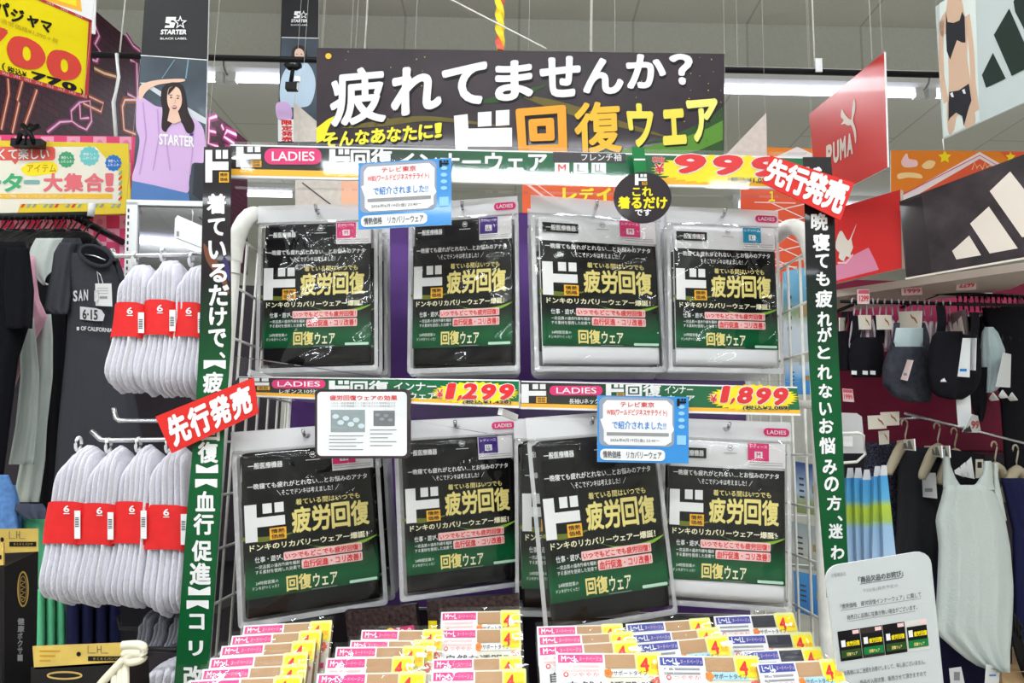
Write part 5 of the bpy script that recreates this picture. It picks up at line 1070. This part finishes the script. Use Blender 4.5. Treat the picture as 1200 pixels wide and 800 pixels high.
pricetag([(987, 455), (999, 456), (1001, 471), (988, 470)], 1.88, '1999', 'small pale price tag on the burgundy panel below the bras')
# clear hangers and header cards above bras
m_clear = mat('smoky_clear_plastic', (206, 190, 200), .2)
for i in range(16):
    x = 1000 + 7.5 * i; hanger(x, 354 + .02 * (x - 1000), 1.90, .035, 'clear plastic hanger in the row over the sports bras', 'clear hangers over the sports bras', m_clear, .8 + .15 * (i % 4), .003)
for i in range(14): hanger(1122 + 6.5 * i, 350, 2.0, .05, 'black hanger in the packed row right of the 2299 tag', 'black hangers right of the 2299 tag', BLKPL, 1.0 + .1 * (i % 3), .004)
def hcard(q, Y, label, grp='cat logo header cards above the bras', bars=False):
    B = board(q, Y, th=.002, face=mat('card_bone', (214, 206, 192), .5), edge=PLAST); f = lambda u, v: bl(q, u, v)
    if bars:
        for k in range(3): B.poly([f(.12 + .26 * k, .9), f(.12 + .26 * k, .62 - .22 * k), f(.26 + .26 * k, .5 - .22 * k), f(.40 + .26 * k, .9)], mat('card_grey_print', (90, 90, 90), .5), 1)
    else: B.poly(spline([f(.52, .15), f(.62, .32), f(.74, .42), f(.85, .72), f(.80, .72), f(.68, .5), f(.56, .40)], 2), mat('card_rust', (150, 90, 60), .5), 1)
    B.done('header_card', label, 'header card', grp)
hcard([(1006, 369), (1021, 369), (1021, 386), (1007, 386)], 1.86, 'small bone header card over the first black bra')
hcard([(1027, 369), (1045, 369), (1045, 386), (1028, 386)], 1.84, 'small bone header card over the second black bra')
hcard([(1053, 365), (1080, 364), (1079, 384), (1054, 384)], 1.82, 'wide bone header card over the charcoal bra with pale lining')
hcard([(984, 372), (993, 372), (992, 387), (984, 388)], 1.88, 'narrow bone header card touching the right banner')
q = [(1110, 368), (1132, 362), (1134, 392), (1112, 392)]; B = board(q, 1.78, th=.002, face=mat('card_taupe', (96, 82, 82), .5), edge=STEEL)
for k in range(3): B.poly([(1111 + 6 * k, 390), (1111 + 6 * k, 386 - 6 * k), (1115 + 6 * k, 382 - 6 * k), (1119 + 6 * k, 391)], ivo, 1)
B.done('header_card', 'taupe header card with three white bars above the big black bra', 'header card')
# bras
m_sp = mat('black_sport_knit', (26, 25, 30), .8, bump=.3); m_ch = mat('charcoal_sport_knit', (58, 60, 68), .8, bump=.3, noise=.15); m_lin = mat('pale_lining', (182, 198, 202), .8, bump=.2)
def strap(a, b, Y, w, m, t, name='strap'):
    mb = MB(); p, q_ = P(*a, Y), P(*b, Y - .015); mid = p.lerp(q_, .5) + Vector((0, -.008, 0)); pts = spline([p, mid, q_], 5, False)
    mb.loft([[Vector(c) + Vector(v) for v in ((-w, -.002, 0), (w, -.002, 0), (w, .002, 0), (-w, .002, 0))] for c in pts], m, smooth=False); mb.build(name, t)
t = garment('sports_bra', 'black sports bra half hidden by the right banner', 'sports bra', [('body', [(388, 980, 1004), (410, 980, 1006), (434, 980, 1006)], 1.92, .03, m_sp, dict(folds=2))]); strap((998, 365), (997, 390), 1.92, .008, m_sp, t); strap((990, 365), (984, 392), 1.92, .008, m_sp, t)
t = garment('sports_bra', 'black sports bra with three small white marks along its hem', 'sports bra', [('body', [(395, 1002, 1030), (404, 996, 1034), (420, 994, 1036), (436, 996, 1034), (442, 998, 1032)], 1.88, .04, m_sp, dict(folds=2, amp=.002))])
strap((1004, 370), (1001, 402), 1.88, .011, m_sp, t); strap((1028, 370), (1031, 402), 1.88, .011, m_sp, t)
for x in (998, 1011, 1020):
    B = board([(x, 434), (x + 6, 434.5), (x + 6, 439), (x, 438.5)], 1.835, th=.001, face=PLAST); B.done('hem_mark', parent=t)
t = garment('sports_bra', 'charcoal V neck sports bra with pale lining and a pink white tag', 'sports bra', [('body', [(406, 1046, 1084), (414, 1039, 1087), (430, 1034, 1090), (450, 1034, 1092), (464, 1046, 1092), (471, 1064, 1090)], 1.80, .05, m_ch, dict(folds=2, amp=.003)), ('lining', [(384, 1050, 1082), (400, 1047, 1082), (416, 1052, 1076), (419, 1060, 1066)], 1.785, .012, m_lin, dict(folds=2, amp=.001))])
strap((1051, 378), (1044, 412), 1.80, .007, m_ch, t); strap((1080, 378), (1086, 412), 1.80, .007, m_ch, t)
B = board([(1062, 421), (1070, 422), (1063, 446), (1054, 444)], 1.735, th=.001, face=mat('tag_blush', (236, 210, 210), .5)); B.rect(1059, 437, 1063, 440, GREY, 1); B.done('price_tag', parent=t)
t = garment('sports_bra', 'big black sports bra with two long white tags', 'sports bra', [('body', [(388, 1098, 1140), (394, 1092, 1146), (410, 1088, 1150), (440, 1086, 1150), (458, 1090, 1144), (466, 1100, 1132), (468, 1112, 1128)], 1.72, .055, m_sp, dict(folds=2, amp=.003))])
strap((1102, 358), (1101, 398), 1.74, .010, m_sp, t); strap((1142, 366), (1138, 398), 1.74, .010, m_sp, t)
B = board([(1129, 396), (1144, 396), (1143, 434), (1131, 433)], 1.655, th=.001, face=PLAST); B.done('price_tag', parent=t)
B = board([(1128, 396), (1137, 396), (1136, 442), (1122, 441)], 1.65, th=.001, face=mat('tag_white', (232, 234, 236), .5)); B.rect(1125, 432, 1133, 435, BLUE, 1); B.done('price_tag', parent=t)
B = board([(1105, 440), (1109, 447), (1102, 447), (1103, 444)], 1.655, th=.001, face=PLAST); B.done('hem_logo', parent=t)
t = garment('sports_bra', 'pale grey sports top right of the big black bra', 'sports bra', [('body', [(383, 1154, 1164), (390, 1150, 1170), (410, 1149, 1178), (440, 1151, 1178), (456, 1152, 1170), (460, 1154, 1162)], 1.86, .04, m_lin, dict(folds=3))])
B = board([(1176, 413), (1185, 415), (1184, 454), (1167, 453)], 1.79, th=.001, face=mat('tag_white')); B.done('price_tag', parent=t)
for k in range(3): B = board([(1158 + 11 * k, 468 - 3 * (k % 2)), (1163 + 11 * k, 460 - 3 * (k % 2)), (1170 + 11 * k, 469 - 3 * (k % 2)), (1160 + 11 * k, 470 - 3 * (k % 2))], 1.80, th=.001, face=PLAST); B.done('hem_logo', parent=t)
garment('sports_bra', 'black tops hanging in the dark at the right edge', 'sports top', [('body', [(360, 1150, 1262), (400, 1160, 1262), (470, 1172, 1262), (560, 1178, 1262)], 1.98, .03, m_sp, dict(folds=5))])
garment('sports_bra', 'long black top under the two long tags', 'sports top', [('body', [(430, 1138, 1160), (460, 1136, 1158), (480, 1140, 1156), (494, 1146, 1152)], 1.84, .02, m_sp, dict(folds=2))])
B = board([(1120, 462), (1137, 461), (1139, 499), (1123, 500)], 1.70, th=.001, face=mat('tag_white')); B.done('price_tag', 'long white tag hanging above the tank top hangers', 'price tag')
B = board([(1139, 485), (1146, 487), (1150, 507), (1128, 506)], 1.72, th=.001, face=mat('tag_white')); B.text('99', 1138, 493, 1147, 502, RED, 1, .02)
for k in range(3): B.poly([(1128 + 3 * k, 506), (1128 + 3 * k, 505 - 2 * k), (1130 + 3 * k, 502 - 2 * k), (1133 + 3 * k, 506)], BLACK, 1)
B.done('price_tag', 'white tag with red number beside the long white tag', 'price tag')
# lower row: shorts, tank tops
garment('shorts', 'black shorts with white flecks behind the blue packs', 'shorts', [('body', [(518, 1014, 1050), (560, 1012, 1056), (620, 1010, 1062), (700, 1006, 1066), (760, 1004, 1070)], 1.92, .03, mat('flecked_black', (34, 34, 42), .85, noise=1.2, nscale=260), dict(folds=3))])
t = garment('shorts', 'charcoal shorts with a white square tag left of the white tank top', 'shorts', [('body', [(524, 1054, 1102), (560, 1052, 1108), (620, 1050, 1112), (660, 1046, 1114), (740, 1040, 1116)], 1.86, .03, mat('charcoal_shorts', (46, 46, 50), .85, bump=.3), dict(folds=3))])
B = board([(1080, 553), (1096, 554), (1098, 584), (1081, 582)], 1.80, th=.001, face=mat('tag_white')); B.rect(1084, 572, 1093, 576, GREY, 1); B.done('price_tag', parent=t)
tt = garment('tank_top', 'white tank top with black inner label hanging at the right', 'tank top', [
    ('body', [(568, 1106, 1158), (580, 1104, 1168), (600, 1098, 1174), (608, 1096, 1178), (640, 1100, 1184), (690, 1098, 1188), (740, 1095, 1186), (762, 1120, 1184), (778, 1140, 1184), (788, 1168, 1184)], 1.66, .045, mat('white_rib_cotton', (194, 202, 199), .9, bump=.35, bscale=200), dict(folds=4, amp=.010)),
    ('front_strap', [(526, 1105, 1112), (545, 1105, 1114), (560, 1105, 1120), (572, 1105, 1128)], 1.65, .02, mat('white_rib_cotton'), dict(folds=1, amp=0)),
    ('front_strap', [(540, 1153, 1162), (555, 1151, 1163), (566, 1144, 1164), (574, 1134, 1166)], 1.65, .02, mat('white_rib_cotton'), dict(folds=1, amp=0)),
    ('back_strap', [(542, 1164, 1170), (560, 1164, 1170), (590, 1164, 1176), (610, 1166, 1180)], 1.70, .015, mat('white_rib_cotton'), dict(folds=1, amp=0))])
B = board([(1112, 528), (1152, 532), (1153, 562), (1143, 569), (1130, 568), (1116, 560)], 1.69, (1.69, 1.69), th=.003, face=m_sp) if False else None
M, w, h = fit([(1110, 526), (1154, 530), (1154, 572), (1110, 570)], 1.70); B = Board(M, w, h); B.slab([(1110, 526), (1154, 532), (1154, 560), (1146, 569), (1130, 569), (1116, 558)], .004, m_sp, m_sp)
for k in range(3): B.poly([(1119 + 7 * k, 555 + 2 * k), (1118 + 7 * k, 551 - 5 * k), (1124 + 7 * k, 547 - 6 * k), (1130 + 6 * k, 559 + 1 * k)], WHITE, 1)
B.rect(1143, 538, 1152, 560, mat('card_bone'), 1); B.rect(1145, 541, 1150, 548, BLACK, 2); B.done('inner_label', parent=tt)
B = board([(1112, 783), (1126, 781), (1130, 800), (1114, 802)], 1.62, th=.001, face=mat('tag_white')); B.rect(1118, 787, 1125, 797, GREY, 1); B.done('price_tag', 'white tag on the navy garment below the tank top', 'price tag')
B = board([(1156, 778), (1172, 781), (1170, 812), (1154, 810)], 1.62, th=.001, face=mat('tag_white')); B.rect(1159, 790, 1167, 792, BLUE, 1); B.done('price_tag', 'white tag dangling under the hem of the white tank top', 'price tag')
garment('tank_top', 'navy tank top behind the white one at the right edge', 'tank top', [('body', [(560, 1172, 1200), (620, 1186, 1230), (700, 1188, 1250), (760, 1188, 1250)], 1.78, .03, m_navyf, dict(folds=3))])
garment('tank_top', 'dark navy garment hanging below the white tank top', 'tank top', [('body', [(640, 1098, 1180), (740, 1090, 1186), (800, 1080, 1186), (860, 1076, 1186)], 1.80, .03, mat('dark_navy_cotton', (28, 28, 52), .9), dict(folds=4))])
for i, (x, y, nm) in enumerate(((1098, 500, 'beige plastic hanger over the charcoal shorts'), (1118, 506, 'beige plastic hanger left of the tank top'), (1165, 522, 'beige plastic hanger right of the tank top'), (1190, 526, 'beige plastic hanger at the right edge'), (1060, 496, 'beige plastic hanger behind the rail end'))):
    hanger(x, y, 1.80 + .01 * i, .07, nm, None, mat('beige_plastic', (176, 164, 140), .4), .5, .007)
for i, (x, y) in enumerate(((1017, 487), (1032, 483), (1030, 505))):
    w_ = 22 if i < 2 else 12; hcard([(x, y), (x + w_, y - 1), (x + w_, y + 15), (x + 1, y + 16)], 1.80 + .01 * i, ('bone card with cat logo on the lower rail end', 'second bone card on the lower rail behind the first', 'small bone card hanging below the lower rail end')[i], 'bone cards on the lower rail')
for i, x in enumerate((1051, 1083, 1092)): hcard([(x, 516 + 6 * (i > 0)), (x + 20, 514 + 8 * (i > 0)), (x + 21, 528 + 8 * (i > 0)), (x, 526 + 6 * (i > 0))], 1.80 + .012 * i, ('barred waist label on the charcoal shorts', 'barred label behind the tank top strap', 'barred label touching the tank top strap')[i], 'barred labels on the lower rail', True)
mb = MB()
for k in range(4): mb.tube([P(x, y, 1.7) for x, y in spline([(1184 + 4 * k, 712 + 6 * k), (1188 + 3 * k, 750), (1200 + 2 * k, 790), (1215, 810)], 5, False)], .004, BLKPL, 8)
tag(mb.build('cable'), 'black looped straps at the right edge beside the tank top', 'strap')
mb = MB(); a = P(1196, 800, 1.75); mb.loft([rr_ for rr_ in [[(a.x - .06, 1.72, z), (a.x + .2, 1.72, z), (a.x + .2, 1.95, z), (a.x - .06, 1.95, z)] for z in (a.z - .2, a.z + .03)]], mat('cardboard', (190, 158, 120), .7, noise=.06), smooth=False); mb.add([(a.x - .06, 1.718, a.z + .031), (a.x + .2, 1.718, a.z + .031), (a.x + .22, 1.66, a.z + .05), (a.x - .05, 1.66, a.z + .05)], [(0, 1, 2, 3)], mat('cardboard')); tag(mb.build('cardboard_box'), 'brown cardboard box at the lower right edge', 'box')
# ---- goods on the right side of the rack
m_tw = gradmat('pack_blue_green_print', [(0, (176, 204, 236)), (.42, (160, 196, 232)), (.50, (172, 200, 90)), (.66, (186, 208, 70)), (.74, (96, 176, 222)), (1, (80, 160, 220))], 'Y', .3, .4)
def towelpack(q, Y, label):
    M, w, h = fit(q, Y, (Y, Y)); t = empty('cooling_towel_pack', None, label, 'towel pack', 'blue and lime towel packs behind the right banner', M)
    B = Board(M, w, h); B.slab(q, .008, m_tw, m_tw); B.done('printed_sleeve', parent=t)
    B = Board(M, w, h); a, b = q[0], q[1]; B.slab([((a[0] + b[0]) / 2 - 3, a[1] - 12), ((a[0] + b[0]) / 2 + 3, a[1] - 12), (b[0], b[1]), (a[0], a[1])], .001, FROST, FROST); B.done('clear_header', parent=t)
ord_ = ('leftmost', 'second', 'third', 'fourth', 'rightmost wide')
for i, (x0, x1, y0, xb0, xb1) in enumerate(((992, 1001, 560, 993, 1004), (1001, 1011, 560, 1004, 1013), (1011, 1021, 562, 1013, 1022), (1024, 1033, 558, 1022, 1036), (1032, 1040, 557, 1036, 1051))):
    towelpack([(x0, y0), (x1, y0), (xb1, 662), (xb0, 662)], 1.18 + .012 * (4 - i), f'blue and lime cooling towel pack, {ord_[i]} of five beside the right banner')
t = empty('hook_plate', P(1000, 508, 1.14), 'grey plastic plate with wire loop over the blue towel packs', 'hook plate')
B = board([(978, 483), (1008, 484), (1014, 531), (982, 531)], 1.15, th=.003, face=mat('plate_grey', (196, 194, 198), .35), edge=PLAST, pts=[(978, 483), (1004, 484), (1010, 488), (1014, 531), (982, 531)]); B.rect(988, 511, 999, 523, WHITE, 1); B.done('plate', parent=t)
mb = MB(); mb.tube([P(x, y, 1.13) for x, y in ((970, 508), (1006, 507), (1012, 510), (1014, 532), (1004, 541), (960, 544))], .0022, WIRE, 8); mb.build('wire_loop', t)
def rpack(q, Y, cols, label):
    M, w, h = fit(q, Y, (Y, Y)); B = Board(M, w, h); B.slab(q, .006, gradmat('pack_print_' + label[-6:].replace(' ', '_') + str(q[0][1]), cols, 'Y', .35, .3, .15), PLAST); f = lambda u, v: bl(q, u, v)
    for k in range(4): B.poly([f(.15, .3 + .12 * k), f(.3, .3 + .12 * k), f(.3, .34 + .12 * k), f(.15, .34 + .12 * k)], INK, 1)
    B.poly([f(.55, .42), f(.9, .42), f(.9, .58), f(.55, .58)], mat('print_khaki', (150, 130, 90), .5), 1); o = B.done('goods_pack', label, 'pack'); mb = MB(); c = P((q[0][0] + q[1][0]) / 2, q[0][1], Y); mb.tube([c + Vector((0, 0, -.006)), c + Vector((0, 0, .008)), (.437, Y, c.z + .012)], .0012, WIRE, 5); bpy.context.view_layer.update(); mb.build('hanging_loop', o)
rpack([(918, 318), (950, 312), (950, 412), (918, 418)], 1.32, [(0, (190, 200, 215)), (.4, (196, 204, 214)), (.55, (130, 150, 110)), (.7, (90, 140, 170)), (1, (110, 170, 205))], 'pack with mountain print behind the right wire grid')
rpack([(920, 424), (956, 424), (956, 462), (920, 462)], 1.34, [(0, (60, 130, 200)), (.5, (70, 150, 215)), (1, (200, 215, 230))], 'blue pack behind the right wire grid beside the upper packs')
rpack([(930, 540), (966, 546), (970, 606), (932, 600)], 1.33, [(0, (120, 140, 90)), (.3, (150, 160, 110)), (.5, (170, 190, 215)), (1, (60, 80, 130))], 'navy and olive pack behind the right wire grid')
rpack([(926, 610), (972, 620), (974, 672), (928, 664)], 1.33, [(0, (110, 120, 110)), (.5, (180, 185, 180)), (1, (150, 160, 165))], 'grey landscape pack behind the right wire grid')
rpack([(930, 668), (976, 678), (978, 730), (932, 716)], 1.33, [(0, (40, 90, 150)), (.5, (50, 120, 190)), (1, (70, 140, 200))], 'deep blue pack low behind the right wire grid')
# ---- apology notice
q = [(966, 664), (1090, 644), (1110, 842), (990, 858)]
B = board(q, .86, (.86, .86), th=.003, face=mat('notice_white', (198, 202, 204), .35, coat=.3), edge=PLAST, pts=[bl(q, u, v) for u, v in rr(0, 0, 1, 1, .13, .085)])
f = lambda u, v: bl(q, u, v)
def NT(s_, u0, v0, u1, v1, m=INK, bo=.0): B.tq(s_, [f(u0, v0), f(u1, v0), f(u1, v1), f(u0, v1)], m, 2, bo, 2)
NT('お客様各位', .05, .045, .19, .07, GREY); NT('「商品欠品のお詫び」', .30, .09, .72, .128, INK, .015); B.poly([f(.31, .133), f(.71, .133), f(.71, .136), f(.31, .136)], INK, 1)
NT('7/22(金)発売予定の', .33, .165, .66, .19, GREY); NT('「情熱価格　疲労回復インナーウェア」に関して', .10, .235, .87, .265, INK); B.poly([f(.1, .272), f(.87, .272), f(.87, .275), f(.1, .275)], GREY, 1)
NT('発売日に店頭に在庫が無い場合がございます。', .15, .305, .82, .335, INK); B.poly([f(.15, .342), f(.8, .342), f(.8, .345), f(.15, .345)], GREY, 1)
for i in range(4):
    u = .045 + .215 * i; B.poly([f(u, .395), f(u + .21, .395), f(u + .21, .575), f(u, .575)], (BLACK, mat('print_brown_black', (56, 44, 44), .4), BLACK, mat('notice_pale', (214, 212, 208), .4))[i], 1)
    B.poly([f(u + .01, .43), f(u + .20, .43), f(u + .20, .555), f(u + .01, .555)], BLACK, 2); B.poly([f(u + .01, .51), f(u + .20, .51), f(u + .20, .555), f(u + .01, .555)], GREEN if i % 2 else mat('swoosh_dark_green'), 3)
    B.poly([f(u + .02, .45), f(u + .06, .45), f(u + .06, .49), f(u + .02, .49)], WHITE, 3); B.tq('疲労回復', [f(u + .07, .46), f(u + .195, .46), f(u + .195, .49), f(u + .07, .49)], YEL, 3, .03, 1); B.tq('回復ウェア', [f(u + .06, .525), f(u + .16, .525), f(u + .16, .545), f(u + .06, .545)], GOLD, 4, .02, 1)
    B.poly([f(u + .14, .40), f(u + .20, .40), f(u + .20, .422), f(u + .14, .422)], PALEPINK, 2)
NT('お客様にはご迷惑をお掛けしまして、申し訳ございません。', .06, .63, .84, .66, INK); NT('商品が入荷次第、販売させて頂きますので', .20, .70, .84, .73, INK); NT('今しばらくお待ち下さいませ', .20, .77, .74, .80, INK)
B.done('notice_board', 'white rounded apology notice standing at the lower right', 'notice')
# lines that carry the boards hung from the ceiling
def carry(o):
    vs = [o.matrix_world @ v.co for v in o.data.vertices]; zm = max(v.z for v in vs); top = CEIL if max(v.y for v in vs) < BEAMY else LOWC
    xs = sorted(vs, key=lambda v: v.x); n = max(4, len(vs) // 12)
    for grp in (xs[:4], xs[-4:]):
        p = max(grp, key=lambda v: v.z); k = .97; c = sum((v for v in vs), Vector()) / len(vs); p = p.lerp(Vector((c.x, c.y, p.z)), .06)
        mb = MB(); mb.tube([(p.x, p.y, p.z - .004), (p.x, p.y, top)], .0004, WIRE, 5); mb.build('hanging_line', o)
bpy.context.view_layer.update()
for o in list(COL.objects):
    if o.parent is None and o.type == 'MESH' and o.name.split('.')[0] in ('hanging_board', 'hanging_poster', 'hanging_sign') and 'big black sign asking' not in o.get('label', ''): carry(o)
